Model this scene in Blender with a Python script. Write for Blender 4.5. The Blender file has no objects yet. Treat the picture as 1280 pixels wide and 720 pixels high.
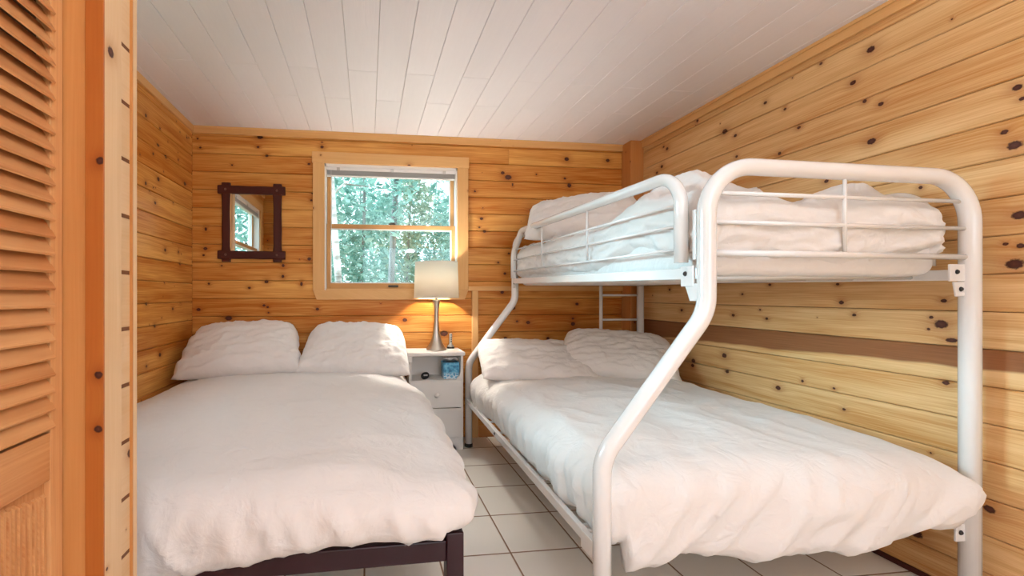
import bpy, math, random
from mathutils import Vector, Matrix, Euler, noise
PI = math.pi
random.seed(7)
C = bpy.context.scene.collection
SC = bpy.context.scene

# ------------------------------------------------------------------ helpers
ORG = {}

def thing(name, loc, label, cat, group=None, kind=None):
    o = bpy.data.objects.new(name, None)
    C.objects.link(o)
    o.location = loc
    o.empty_display_size = .1
    ORG[o.name] = Vector(loc)
    tag(o, label, cat, group, kind)
    return o

def tag(o, label=None, cat=None, group=None, kind=None):
    if label: o['label'] = label
    if cat: o['category'] = cat
    if group: o['group'] = group
    if kind: o['kind'] = kind
    return o

def bdir(a):
    a = Vector(a); return a.normalized()

class MB:
    def __init__(s):
        s.v = []; s.f = []; s.uv = []; s.tone = []; s.sm = []
    def face(s, idx, uv=None, tone=.5, smooth=False):
        s.f.append(tuple(idx)); s.uv.append(uv); s.tone.append(tone); s.sm.append(smooth)
    def box(s, x0, x1, y0, y1, z0, z1, axis=None, tone=None):
        """axis: grain direction 0,1,2 (longest by default)"""
        d = [abs(x1-x0), abs(y1-y0), abs(z1-z0)]
        if axis is None: axis = d.index(max(d))
        if tone is None: tone = random.random()
        o = [random.uniform(0, 20), random.uniform(0, 20)]
        b = len(s.v)
        P = [(x0,y0,z0),(x1,y0,z0),(x1,y1,z0),(x0,y1,z0),(x0,y0,z1),(x1,y0,z1),(x1,y1,z1),(x0,y1,z1)]
        s.v += [Vector(p) for p in P]
        for q in ((0,3,2,1),(4,5,6,7),(0,1,5,4),(2,3,7,6),(1,2,6,5),(3,0,4,7)):
            oth = [k for k in range(3) if k != axis]
            # pick the across axis that varies on this face
            va = [k for k in oth if max(P[i][k] for i in q) - min(P[i][k] for i in q) > 1e-9]
            k = va[0] if va else oth[0]
            uv = [(P[i][axis]+o[0], P[i][k]+o[1]) for i in q]
            s.face([b+i for i in q], uv, tone)
        return s
    def hexa(s, pts, tone=.5, uv=None):
        b = len(s.v); s.v += [Vector(p) for p in pts]
        o = random.uniform(0, 20)
        for q in ((0,3,2,1),(4,5,6,7),(0,1,5,4),(2,3,7,6),(1,2,6,5),(3,0,4,7)):
            P = [Vector(pts[i]) for i in q]
            u = (P[1]-P[0]); w = (P[3]-P[0])
            if u.length < w.length: a, c = w, u
            else: a, c = u, w
            a = a.normalized() if a.length > 1e-9 else Vector((1,0,0))
            c = c.normalized() if c.length > 1e-9 else Vector((0,0,1))
            s.face([b+i for i in q], [(p.dot(a)+o, p.dot(c)+o) for p in P], tone)
        return s
    def tube(s, pts, r, seg=16, cap=True, flat=None):
        pts = [Vector(p) for p in pts]
        n = len(pts); b = len(s.v)
        R = r if isinstance(r, (list, tuple)) else [r]*n
        t0 = (pts[1]-pts[0]).normalized()
        up = Vector((0,0,1)) if abs(t0.z) < .9 else Vector((0,1,0))
        nx = t0.cross(up).normalized()
        acc = 0
        for i, p in enumerate(pts):
            t = (pts[min(i+1,n-1)]-pts[max(i-1,0)]).normalized()
            nx = (nx - t*nx.dot(t)).normalized()
            ny = t.cross(nx)
            for k in range(seg):
                a = 2*PI*k/seg
                s.v.append(p + (nx*math.cos(a) + ny*math.sin(a))*R[i])
        for i in range(n-1):
            for k in range(seg):
                k2 = (k+1) % seg
                s.face((b+i*seg+k, b+i*seg+k2, b+(i+1)*seg+k2, b+(i+1)*seg+k),
                       [(i/n, k/seg),(i/n,(k+1)/seg),((i+1)/n,(k+1)/seg),((i+1)/n,k/seg)], .5, True)
        if cap:
            s.face([b+k for k in range(seg)][::-1]); s.face([b+(n-1)*seg+k for k in range(seg)])
        return s
    def lathe(s, prof, c=(0,0), seg=40, capb=True, capt=True):
        b = len(s.v); n = len(prof)
        for r, z in prof:
            for k in range(seg):
                a = 2*PI*k/seg
                s.v.append(Vector((c[0]+r*math.cos(a), c[1]+r*math.sin(a), z)))
        for i in range(n-1):
            for k in range(seg):
                k2 = (k+1) % seg
                s.face((b+i*seg+k, b+i*seg+k2, b+(i+1)*seg+k2, b+(i+1)*seg+k),
                       [(k/seg,i/n),((k+1)/seg,i/n),((k+1)/seg,(i+1)/n),(k/seg,(i+1)/n)], .5, True)
        if capb: s.face([b+k for k in range(seg)][::-1])
        if capt: s.face([b+(n-1)*seg+k for k in range(seg)])
        return s
    def grid(s, fn, nu, nv, uvs=1.0):
        b = len(s.v)
        for j in range(nv+1):
            for i in range(nu+1):
                s.v.append(Vector(fn(i/nu, j/nv)))
        for j in range(nv):
            for i in range(nu):
                q = (b+j*(nu+1)+i, b+j*(nu+1)+i+1, b+(j+1)*(nu+1)+i+1, b+(j+1)*(nu+1)+i)
                s.face(q, [(i/nu,j/nv),((i+1)/nu,j/nv),((i+1)/nu,(j+1)/nv),(i/nu,(j+1)/nv)], .5, True)
        return s
    def build(s, name, mat, parent=None, loc=None, kind=None, bevel=0, bseg=2, sub=0, solid=0, merge=0, autosm=False):
        base = ORG[parent.name] if parent else Vector(loc if loc else (0,0,0))
        m = bpy.data.meshes.new(name)
        m.from_pydata([tuple(v-base) for v in s.v], [], s.f)
        ul = m.uv_layers.new(name='UVMap')
        k = 0
        ta = m.attributes.new('tone', 'FLOAT', 'FACE')
        for i, f in enumerate(s.f):
            uv = s.uv[i]
            for j in range(len(f)):
                ul.data[k].uv = uv[j] if uv else (0, 0)
                k += 1
            ta.data[i].value = s.tone[i]
        for i, p in enumerate(m.polygons): p.use_smooth = s.sm[i]
        if merge or True:
            import bmesh
            if merge:
                bm = bmesh.new(); bm.from_mesh(m)
                bmesh.ops.remove_doubles(bm, verts=bm.verts, dist=merge)
                bm.to_mesh(m); bm.free()
        m.materials.append(mat)
        o = bpy.data.objects.new(name, m)
        C.objects.link(o)
        if parent:
            o.parent = parent
            ORG[o.name] = base
        else:
            o.location = base; ORG[o.name] = Vector(base)
        if solid:
            md = o.modifiers.new('solid', 'SOLIDIFY'); md.thickness = solid; md.offset = 0
        if bevel:
            md = o.modifiers.new('bevel', 'BEVEL'); md.width = bevel; md.segments = bseg; md.limit_method = 'ANGLE'
            md.angle_limit = math.radians(40)
        if sub:
            md = o.modifiers.new('sub', 'SUBSURF'); md.levels = sub; md.render_levels = sub
        if kind: o['kind'] = kind
        return o

def rpath(pts, rad, seg=9):
    """polyline with filleted corners"""
    pts = [Vector(p) for p in pts]
    out = [pts[0]]
    for i in range(1, len(pts)-1):
        r = rad[i] if isinstance(rad, (list, tuple)) else rad
        p, a, c = pts[i], pts[i-1], pts[i+1]
        d1 = (a-p).normalized(); d2 = (c-p).normalized()
        ang = d1.angle(d2)
        t = r/math.tan(ang/2)
        t = min(t, (a-p).length*.98, (c-p).length*.98)
        r = t*math.tan(ang/2)
        ctr = p + (d1+d2).normalized()*(r/math.sin(ang/2))
        s0 = p+d1*t; s1 = p+d2*t
        v0 = s0-ctr; v1 = s1-ctr
        w = v0.angle(v1)
        for k in range(seg+1):
            q = k/seg
            out.append(ctr + (v0*math.sin((1-q)*w)+v1*math.sin(q*w))/math.sin(w))
    out.append(pts[-1])
    return out

def lerp(a, b, t): return a+(b-a)*t
def smooth(t):
    t = max(0, min(1, t)); return t*t*(3-2*t)
def N(x, y, z=0.0): return noise.noise(Vector((x, y, z)))
def ridge(x, y, z=0.0):
    return (1-min(1, abs(N(x, y, z))*2.4))**2

# ------------------------------------------------------------------ materials
class NT:
    def __init__(s, name):
        m = bpy.data.materials.new(name); m.use_nodes = True
        s.m = m; s.nt = m.node_tree
        s.nt.nodes.clear()
        s.out = s.n('ShaderNodeOutputMaterial')
    def n(s, t, **kw):
        nd = s.nt.nodes.new(t)
        for k, v in kw.items():
            if k.startswith('i_'):
                key = k[2:]
                key = int(key) if key.isdigit() else key.replace('_', ' ')
                nd.inputs[key].default_value = v
            else: setattr(nd, k, v)
        return nd
    def l(s, a, b): s.nt.links.new(a, b)
    def math(s, op, a, b=None, c=None, clamp=False):
        nd = s.n('ShaderNodeMath', operation=op); nd.use_clamp = clamp
        for i, x in enumerate((a, b, c)):
            if x is None: continue
            if isinstance(x, (int, float)): nd.inputs[i].default_value = x
            else: s.l(x, nd.inputs[i])
        return nd.outputs[0]
    def mix(s, f, a, b, mode='MIX'):
        nd = s.n('ShaderNodeMix', data_type='RGBA', blend_type=mode)
        for inp, x in ((nd.inputs[0], f), (nd.inputs[6], a), (nd.inputs[7], b)):
            if isinstance(x, (int, float)): inp.default_value = x
            elif isinstance(x, tuple): inp.default_value = (*x, 1) if len(x) == 3 else x
            else: s.l(x, inp)
        return nd.outputs[2]
    def ramp(s, f, stops):
        nd = s.n('ShaderNodeValToRGB'); e = nd.color_ramp.elements
        while len(e) < len(stops): e.new(.5)
        for i, (p, c) in enumerate(stops):
            e[i].position = p; e[i].color = (*c, 1) if len(c) == 3 else c
        s.l(f, nd.inputs[0]); return nd.outputs[0]
    def pbsdf(s, col, rough=.5, metal=0, spec=.5, **kw):
        b = s.n('ShaderNodeBsdfPrincipled')
        if isinstance(col, tuple): b.inputs['Base Color'].default_value = (*col, 1)
        else: s.l(col, b.inputs['Base Color'])
        if isinstance(rough, (int, float)): b.inputs['Roughness'].default_value = rough
        else: s.l(rough, b.inputs['Roughness'])
        b.inputs['Metallic'].default_value = metal
        b.inputs['Specular IOR Level'].default_value = spec
        for k, v in kw.items(): b.inputs[k.replace('_', ' ')].default_value = v
        s.l(b.outputs[0], s.out.inputs[0]); return b
    def bump(s, h, b, dist=.002, st=1.0):
        bp = s.n('ShaderNodeBump'); bp.inputs['Distance'].default_value = dist; bp.inputs['Strength'].default_value = st
        s.l(h, bp.inputs['Height']); s.l(bp.outputs[0], b.inputs['Normal'])

KB = [(-0.82,2.358,0.0193,1.5),(-0.834,2.283,0.0112,1.25),(-1.272,2.326,0.0079,1.25),(-1.252,2.261,0.0095,1.25),(-0.355,2.306,0.0098,1.25),(-0.355,2.339,0.0065,1.25),(-0.77,2.218,0.0129,1.25),(-1.024,2.138,0.008,1.25),(-0.454,2.167,0.0114,1.25),(-0.355,2.303,0.014,1.25),(-1.213,1.648,0.0174,0.7),(-1.216,1.501,0.0155,1.25),(-1.229,1.451,0.0097,1.25),(-1.099,1.373,0.0078,1.25),(-0.648,1.378,0.0158,0.9),(-0.65,1.295,0.0158,0.9),(-0.772,1.254,0.0157,1.25),(-0.898,1.206,0.0117,1.25),(-0.511,1.237,0.0199,0.7),(-1.265,1.042,0.0155,1.25),(-0.79,1.072,0.0118,1.25),(-0.763,1.059,0.0098,1.25),(-0.757,1.016,0.0079,1.25),(-0.39,1.042,0.014,1.25),(-1.049,0.976,0.0234,1.5),(-0.452,1.431,0.0159,1.25),(-0.437,1.886,0.01,1.25),(1.683,2.402,0.0156,1.25),(1.646,2.286,0.0214,1.25),(2.011,2.289,0.0177,1.25),(1.095,2.152,0.0172,1.25),(1.142,2.117,0.0268,1.4),(1.383,2.149,0.0077,1.25),(1.63,2.124,0.0117,1.25),(1.179,2.058,0.0173,0.5),(0.862,1.994,0.0095,1.25),(1.669,2.068,0.0253,0.9),(1.337,1.852,0.0173,1.25),(1.331,1.775,0.0173,1.25),(0.917,1.773,0.0152,1.25),(0.942,1.67,0.0152,1.25),(0.899,1.702,0.0095,1.25),(1.147,1.492,0.0115,1.25),(1.113,1.327,0.0134,1.25),(1.057,1.418,0.0095,1.25),(1.091,1.174,0.0164,1.25),(1.362,1.197,0.0148,1.25),(1.714,1.239,0.0168,1.25),(1.736,1.077,0.0149,1.25),(1.186,1.045,0.0183,1.25),(1.217,0.935,0.011,1.25),(1.311,0.925,0.0184,1.25),(1.701,0.954,0.0112,1.25),(1.701,0.91,0.0205,1.25),(1.714,0.855,0.0168,1.25),(1.118,0.796,0.0165,1.25),(1.482,0.792,0.0148,1.25),(1.859,0.823,0.0225,1.25),(2.17,1.018,0.0341,1.3),(2.18,0.919,0.0152,1.25),(2.18,0.888,0.0114,1.25),(2.147,1.076,0.0095,1.25),(0.291,0.953,0.0193,1.25),(0.608,0.842,0.0293,1.5)]
KR = [(1.685,2.258,0.0178,1.25),(1.757,2.143,0.0138,1.25),(1.646,1.995,0.0116,1.25),(1.901,2.309,0.0082,1.25),(2.206,2.248,0.0112,1.25),(2.489,2.19,0.0209,1.25),(2.409,2.135,0.0122,1.25),(2.089,2.162,0.0089,1.25),(2.012,2.032,0.0104,1.25),(1.682,1.843,0.0177,1.25),(2.4,2.003,0.0101,1.25),(1.242,1.875,0.0137,1.25),(1.23,1.831,0.0091,1.25),(1.273,1.731,0.0105,1.25),(1.248,1.676,0.0196,1.25),(3.06,2.287,0.0101,1.25),(3.021,2.26,0.0149,1.25),(3.081,2.143,0.0152,1.25),(3.139,2.111,0.0129,1.25),(2.12,1.931,0.0108,1.25),(1.238,1.429,0.0197,1.25),(1.248,1.259,0.0237,1.25),(1.27,1.332,0.008,1.25),(1.234,1.322,0.0118,1.25),(2.178,1.209,0.0096,1.25),(1.823,1.203,0.0082,1.25),(1.807,1.115,0.0122,1.25),(2.358,1.156,0.0085,1.25),(1.436,1.128,0.01,1.25),(1.752,1.058,0.0092,1.25),(1.474,1.061,0.0079,1.25),(2.424,1.026,0.0123,1.25),(2.239,1.066,0.0065,1.25),(2.197,1.017,0.0096,1.25),(1.875,1.714,0.0112,1.25),(1.31,0.369,0.0174,1.25),(1.523,0.165,0.0232,1.25),(2.128,0.638,0.0155,1.25),(1.84,0.697,0.0068,1.25),(1.795,0.606,0.008,1.25),(2.755,0.694,0.0187,1.25),(2.868,1.042,0.0129,1.25),(1.444,1.035,0.0223,1.25),(1.474,1.063,0.0062,1.25),(1.483,1.013,0.0062,1.25),(1.413,0.975,0.012,2),(1.43,0.806,0.0117,1.25),(2.492,0.766,0.019,1.25),(2.47,0.668,0.0141,1.25),(2.762,0.659,0.0156,1.25)]
KL = [(3.006,2.054,0.0151,1.25),(2.903,1.881,0.0172,1.25),(2.898,2.094,0.0119,2),(2.924,2.209,0.008,1.25),(3.336,2.299,0.0107,1.25),(3.301,1.955,0.0136,2),(2.839,1.813,0.0065,1.25),(2.755,1.098,0.0125,1.25),(2.857,0.959,0.013,1.25),(3.105,1.058,0.0114,1.25),(2.924,0.772,0.016,1.25),(3.298,1.951,0.0151,1.25),(2.995,1.444,0.0137,1.25),(3.218,1.369,0.0118,1.25),(2.862,1.723,0.013,1.25)]

def wood(name, light, dark, knots=1.0, contrast=.5, rough=.42, cell=.15, prob=.42, coat=.12, tonevar=.5, marks=None, axis=0, band=False):
    t = NT(name)
    uv = t.n('ShaderNodeUVMap', uv_map='UVMap').outputs[0]
    at = t.n('ShaderNodeAttribute', attribute_name='tone').outputs['Fac']
    sep = t.n('ShaderNodeSeparateXYZ'); t.l(uv, sep.inputs[0])
    # knots
    sc = t.n('ShaderNodeVectorMath', operation='SCALE'); t.l(uv, sc.inputs[0]); sc.inputs[3].default_value = 1/cell
    vo = t.n('ShaderNodeTexVoronoi', voronoi_dimensions='2D', feature='F1'); vo.inputs['Scale'].default_value = 1
    vo.inputs['Randomness'].default_value = .95
    t.l(sc.outputs[0], vo.inputs['Vector'])
    dist = vo.outputs['Distance']
    cs = t.n('ShaderNodeSeparateColor'); t.l(vo.outputs['Color'], cs.inputs[0])
    has = t.math('LESS_THAN', cs.outputs[0], prob*knots)
    rad = t.math('MULTIPLY_ADD', t.math('POWER', cs.outputs[1], 1.8), .055, .022)       # in cell units
    nn = t.n('ShaderNodeTexNoise', noise_dimensions='2D'); nn.inputs['Scale'].default_value = 130; t.l(uv, nn.inputs['Vector'])
    dd = t.math('ADD', dist, t.math('MULTIPLY_ADD', nn.outputs['Fac'], .03, -.015))
    rel = t.math('DIVIDE', dd, rad)
    rel = t.math('ADD', rel, t.math('MULTIPLY_ADD', has, -60.0, 60.0))
    # a second, finer layer of pin knots
    sc2 = t.n('ShaderNodeVectorMath', operation='SCALE'); t.l(uv, sc2.inputs[0]); sc2.inputs[3].default_value = 1/(cell*.62)
    vo2 = t.n('ShaderNodeTexVoronoi', voronoi_dimensions='2D', feature='F1'); vo2.inputs['Scale'].default_value = 1
    t.l(sc2.outputs[0], vo2.inputs['Vector'])
    cs2 = t.n('ShaderNodeSeparateColor'); t.l(vo2.outputs['Color'], cs2.inputs[0])
    r2 = t.math('DIVIDE', vo2.outputs['Distance'], t.math('MULTIPLY_ADD', cs2.outputs[1], .028, .018))
    r2 = t.math('ADD', r2, t.math('MULTIPLY_ADD', t.math('LESS_THAN', cs2.outputs[2], prob*knots*.35), -60.0, 60.0))
    rel = t.math('MINIMUM', rel, r2)
    if marks:
        oc = t.n('ShaderNodeTexCoord'); so = t.n('ShaderNodeSeparateXYZ'); t.l(oc.outputs['Object'], so.inputs[0])
        cm = t.n('ShaderNodeCombineXYZ'); t.l(so.outputs[axis], cm.inputs[0]); t.l(so.outputs[2], cm.inputs[1])
        jig = t.math('MULTIPLY_ADD', nn.outputs['Fac'], .5, -.25)
        for (a_, z_, r_, ar) in marks:
            r_ *= .78
            v = t.n('ShaderNodeVectorMath', operation='MULTIPLY_ADD')
            t.l(cm.outputs[0], v.inputs[0]); v.inputs[1].default_value = (1/(r_*ar), 1/r_, 0); v.inputs[2].default_value = (-a_/(r_*ar), -z_/r_, 0)
            le = t.n('ShaderNodeVectorMath', operation='LENGTH'); t.l(v.outputs[0], le.inputs[0])
            rel = t.math('MINIMUM', rel, t.math('ADD', le.outputs['Value'], jig))
    core = t.math('SUBTRACT', 1.0, t.math('MULTIPLY_ADD', rel, 3.2, -2.5, clamp=True), clamp=True)
    halo = t.math('POWER', 2.718, t.math('MULTIPLY', t.math('MULTIPLY', rel, rel), -.16))
    # grain
    swirl = t.math('MULTIPLY', halo, .016)
    v2 = t.math('ADD', sep.outputs[1], swirl)
    gx = t.math('MULTIPLY', sep.outputs[0], 1.3)
    gy = t.math('MULTIPLY', v2, 22.0)
    cb = t.n('ShaderNodeCombineXYZ'); t.l(gx, cb.inputs[0]); t.l(gy, cb.inputs[1])
    n1 = t.n('ShaderNodeTexNoise', noise_dimensions='2D'); n1.inputs['Scale'].default_value = 1; n1.inputs['Detail'].default_value = 5
    n1.inputs['Distortion'].default_value = .5
    t.l(cb.outputs[0], n1.inputs['Vector'])
    cb2 = t.n('ShaderNodeCombineXYZ'); t.l(t.math('MULTIPLY', sep.outputs[0], 4.0), cb2.inputs[0]); t.l(t.math('MULTIPLY', v2, 190.0), cb2.inputs[1])
    n2 = t.n('ShaderNodeTexNoise', noise_dimensions='2D'); n2.inputs['Scale'].default_value = 1; n2.inputs['Detail'].default_value = 3
    t.l(cb2.outputs[0], n2.inputs['Vector'])
    cb3 = t.n('ShaderNodeCombineXYZ'); t.l(t.math('MULTIPLY', sep.outputs[0], .8), cb3.inputs[0]); t.l(t.math('MULTIPLY', v2, 6.0), cb3.inputs[1])
    n3 = t.n('ShaderNodeTexNoise', noise_dimensions='2D'); n3.inputs['Scale'].default_value = 1; n3.inputs['Detail'].default_value = 2
    t.l(cb3.outputs[0], n3.inputs['Vector'])
    f = t.math('MULTIPLY_ADD', n1.outputs['Fac'], 1.6, -.27)
    f = t.math('ADD', f, t.math('MULTIPLY_ADD', n2.outputs['Fac'], 1.3, -.65))
    f = t.math('ADD', f, t.math('MULTIPLY_ADD', n3.outputs['Fac'], 1.2, -.6))
    f = t.math('MULTIPLY', f, contrast)
    f = t.math('ADD', f, t.math('MULTIPLY_ADD', at, tonevar, -.25*tonevar), clamp=True)
    col = t.mix(f, light, dark)
    if band:      # heartwood streak along one board of the right wall, with a wavy lower edge
        zc = t.math('ADD', so.outputs[2], t.math('MULTIPLY', n3.outputs['Fac'], .0))
        wv = t.n('ShaderNodeTexNoise', noise_dimensions='1D'); wv.inputs['Scale'].default_value = 2.6; t.l(so.outputs[1], wv.inputs['W'])
        lowz = t.math('ADD', t.math('MULTIPLY_ADD', so.outputs[1], -.030, .895), t.math('MULTIPLY', wv.outputs['Fac'], .035))
        bnd = t.math('MULTIPLY', t.math('MULTIPLY', t.math('SUBTRACT', so.outputs[2], lowz), 90.0, clamp=True), t.math('LESS_THAN', so.outputs[2], .9525))
        bcol = t.mix(t.math('MULTIPLY_ADD', n2.outputs['Fac'], .9, .05, clamp=True), (.34, .14, .055), (.20, .07, .025))
        col = t.mix(t.math('MULTIPLY', bnd, .97), col, bcol)
    red = (dark[0]*.62, dark[1]*.42, dark[2]*.35)
    col = t.mix(t.math('MULTIPLY', halo, .55), col, red)
    kd = t.mix(t.math('MULTIPLY_ADD', rel, .9, 0, clamp=True), (.11, .035, .022), (.035, .010, .008))
    col = t.mix(core, col, kd)
    b = t.pbsdf(col, rough, 0, .22, Coat_Weight=coat*.3, Coat_Roughness=.25)
    t.bump(t.math('ADD', n2.outputs['Fac'], t.math('MULTIPLY', core, 1.5)), b, .0008, .35)
    return t.m

PL, PD = (.79, .42, .115), (.46, .14, .015)
PINE = wood('pine_planks', PL, PD, contrast=.75, tonevar=.8)
PINE_B = wood('pine_planks_back', PL, PD, knots=.12, contrast=.85, tonevar=.42, marks=KB, axis=0)
PINE_R = wood('pine_planks_right', (.80, .545, .27), (.54, .25, .07), knots=.12, contrast=.8, tonevar=.3, marks=KR, axis=1, band=True)
PINE_L = wood('pine_planks_left', PL, PD, knots=.4, contrast=.85, tonevar=.42, marks=KL, axis=1)
PINE_TRIM = wood('pine_trim', (.76, .46, .20), (.62, .31, .09), knots=.45, contrast=.4, cell=.22, tonevar=.3)
PINE_PALE = wood('pale_pine_trim', (.74, .53, .32), (.62, .38, .18), knots=.55, contrast=.4, cell=.16, tonevar=.3)
PINE_ORANGE = wood('orange_pine_jamb', (.56, .25, .08), (.48, .18, .045), knots=.3, contrast=.5, cell=.25, tonevar=.3)
DOORWOOD = wood('louver_door_wood', (.68, .36, .15), (.46, .18, .06), knots=0, contrast=.65, tonevar=.5, rough=.38)
SASHWOOD = wood('sash_wood', (.66, .38, .15), (.5, .24, .08), knots=0, contrast=.5)
RUSTIC = wood('dark_rustic_wood', (.085, .018, .012), (.04, .008, .006), knots=.4, contrast=.5, rough=.5, coat=.1)

def simple(name, col, rough=.5, metal=0, spec=.5, **kw):
    t = NT(name); t.pbsdf(col, rough, metal, spec, **kw); return t.m

GROOVE = simple('dark_groove_backing', (.16, .06, .02), .8)
WHITE_METAL = simple('white_enamel_tube', (.78, .775, .77), .16, 0, .5, Coat_Weight=.6, Coat_Roughness=.08)
BLACK = simple('black_plastic', (.012, .012, .014), .35)
MAROON = simple('dark_maroon_enamel', (.022, .003, .006), .32, 0, .35)
PAINT = simple('white_painted_wood', (.74, .71, .67), .45)
VINYL = simple('white_vinyl', (.82, .82, .82), .4)
SILVER = simple('silver_plastic', (.55, .54, .53), .3, .6)
BRONZE = simple('bronze_hardware', (.06, .045, .03), .4, .6)
CHROME = simple('chrome', (.7, .7, .7), .15, 1)

def nickel():
    t = NT('brushed_nickel')
    tc = t.n('ShaderNodeTexCoord')
    mp = t.n('ShaderNodeMapping'); mp.inputs['Scale'].default_value = (8, 8, 900); t.l(tc.outputs['Object'], mp.inputs[0])
    n = t.n('ShaderNodeTexNoise'); n.inputs['Scale'].default_value = 1; t.l(mp.outputs[0], n.inputs['Vector'])
    b = t.pbsdf((.62, .57, .5), t.math('MULTIPLY_ADD', n.outputs['Fac'], .2, .22), 1)
    return t.m
NICKEL = nickel()

def cloth(name, col, bump=.0006):
    t = NT(name)
    tc = t.n('ShaderNodeTexCoord')
    n = t.n('ShaderNodeTexNoise'); n.inputs['Scale'].default_value = 9; n.inputs['Detail'].default_value = 6
    n.inputs['Distortion'].default_value = 1.2
    t.l(tc.outputs['Object'], n.inputs['Vector'])
    n2 = t.n('ShaderNodeTexNoise'); n2.inputs['Scale'].default_value = 55; n2.inputs['Detail'].default_value = 3
    t.l(tc.outputs['Object'], n2.inputs['Vector'])
    b = t.pbsdf(col, .85, 0, .25, Sheen_Weight=.15, Sheen_Roughness=.5)
    t.bump(t.math('ADD', t.math('MULTIPLY', n.outputs['Fac'], 1.0), t.math('MULTIPLY', n2.outputs['Fac'], .12)), b, .013, .7)
    return t.m
CLOTH = cloth('white_cotton', (.77, .745, .725))
CLOTH2 = cloth('white_cotton_pillow', (.77, .74, .715))

def tiles():
    t = NT('white_floor_tiles')
    tc = t.n('ShaderNodeTexCoord')
    mp = t.n('ShaderNodeMapping'); mp.inputs['Location'].default_value = (-.632/.3235, -1.865/.3285, 0)
    mp.inputs['Scale'].default_value = (1/.3235, 1/.3285, 1)
    t.l(tc.outputs['Object'], mp.inputs[0])
    s = t.n('ShaderNodeSeparateXYZ'); t.l(mp.outputs[0], s.inputs[0])
    def edge(o):
        fr = t.math('FRACT', t.math('ADD', o, 100.0))
        return t.math('MINIMUM', fr, t.math('SUBTRACT', 1.0, fr))
    e = t.math('MINIMUM', edge(s.outputs[0]), edge(s.outputs[1]))
    g = t.math('MULTIPLY_ADD', e, 120.0, -.9, clamp=True)      # 0 in grout 1 on tile
    n = t.n('ShaderNodeTexNoise'); n.inputs['Scale'].default_value = 3; t.l(tc.outputs['Object'], n.inputs['Vector'])
    fl = t.n('ShaderNodeVectorMath', operation='FLOOR'); t.l(mp.outputs[0], fl.inputs[0])
    wn = t.n('ShaderNodeTexWhiteNoise', noise_dimensions='2D'); t.l(fl.outputs[0], wn.inputs['Vector'])
    tv = t.mix(t.math('MULTIPLY', t.math('ADD', n.outputs['Fac'], wn.outputs['Value']), .5), (.84, .81, .75), (.78, .75, .69))
    col = t.mix(g, (.22, .12, .06), tv)
    b = t.pbsdf(col, t.math('MULTIPLY_ADD', g, -.42, .8), 0, .5)
    t.bump(t.math('MULTIPLY_ADD', e, 50.0, -.2, clamp=True), b, .002, .6)
    return t.m
TILES = tiles()

def ceilmat():
    t = NT('white_ceiling_planks')
    uv = t.n('ShaderNodeUVMap', uv_map='UVMap').outputs[0]
    mp = t.n('ShaderNodeMapping'); mp.inputs['Scale'].default_value = (5, 90, 1); t.l(uv, mp.inputs[0])
    n = t.n('ShaderNodeTexNoise', noise_dimensions='2D'); n.inputs['Scale'].default_value = 1; n.inputs['Detail'].default_value = 4
    n.inputs['Distortion'].default_value = 1.0
    t.l(mp.outputs[0], n.inputs['Vector'])
    at = t.n('ShaderNodeAttribute', attribute_name='tone').outputs['Fac']
    c = t.mix(n.outputs['Fac'], (.86, .86, .93), (.91, .91, .975))
    c = t.mix(t.math('MULTIPLY', at, .35), c, (.82, .82, .88))
    b = t.pbsdf(c, .55, 0, .3)
    t.bump(n.outputs['Fac'], b, .0015, .5)
    return t.m
CEIL = ceilmat()

def glassmat():
    t = NT('window_glass')
    tr = t.n('ShaderNodeBsdfTransparent'); tr.inputs[0].default_value = (.88, .97, .96, 1)
    gl = t.n('ShaderNodeBsdfGlossy'); gl.inputs['Roughness'].default_value = .02
    mx = t.n('ShaderNodeMixShader'); mx.inputs[0].default_value = .03
    t.l(tr.outputs[0], mx.inputs[1]); t.l(gl.outputs[0], mx.inputs[2]); t.l(mx.outputs[0], t.out.inputs[0])
    return t.m
GLASS = glassmat()
MIRROR = simple('mirror_silver', (.9, .92, .92), .01, 1)

def shademat():
    t = NT('lamp_shade_linen')
    d = t.n('ShaderNodeBsdfDiffuse'); d.inputs[0].default_value = (.86, .82, .74, 1)
    tl = t.n('ShaderNodeBsdfTranslucent'); tl.inputs[0].default_value = (.95, .92, .85, 1)
    mx = t.n('ShaderNodeMixShader'); mx.inputs[0].default_value = .68
    t.l(d.outputs[0], mx.inputs[1]); t.l(tl.outputs[0], mx.inputs[2]); t.l(mx.outputs[0], t.out.inputs[0])
    return t.m
SHADE = shademat()

def leafmat(name, a, bcol):
    t = NT(name)
    g = t.n('ShaderNodeNewGeometry')
    c = t.mix(g.outputs['Random Per Island'], a, bcol)
    d = t.n('ShaderNodeBsdfDiffuse'); t.l(c, d.inputs[0])
    tl = t.n('ShaderNodeBsdfTranslucent'); t.l(c, tl.inputs[0])
    mx = t.n('ShaderNodeMixShader'); mx.inputs[0].default_value = .5
    t.l(d.outputs[0], mx.inputs[1]); t.l(tl.outputs[0], mx.inputs[2]); t.l(mx.outputs[0], t.out.inputs[0])
    return t.m
LEAF = leafmat('green_leaves', (.15, .32, .28), (.54, .74, .67))
LEAF2 = leafmat('pale_green_leaves', (.20, .30, .22), (.60, .64, .50))

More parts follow.
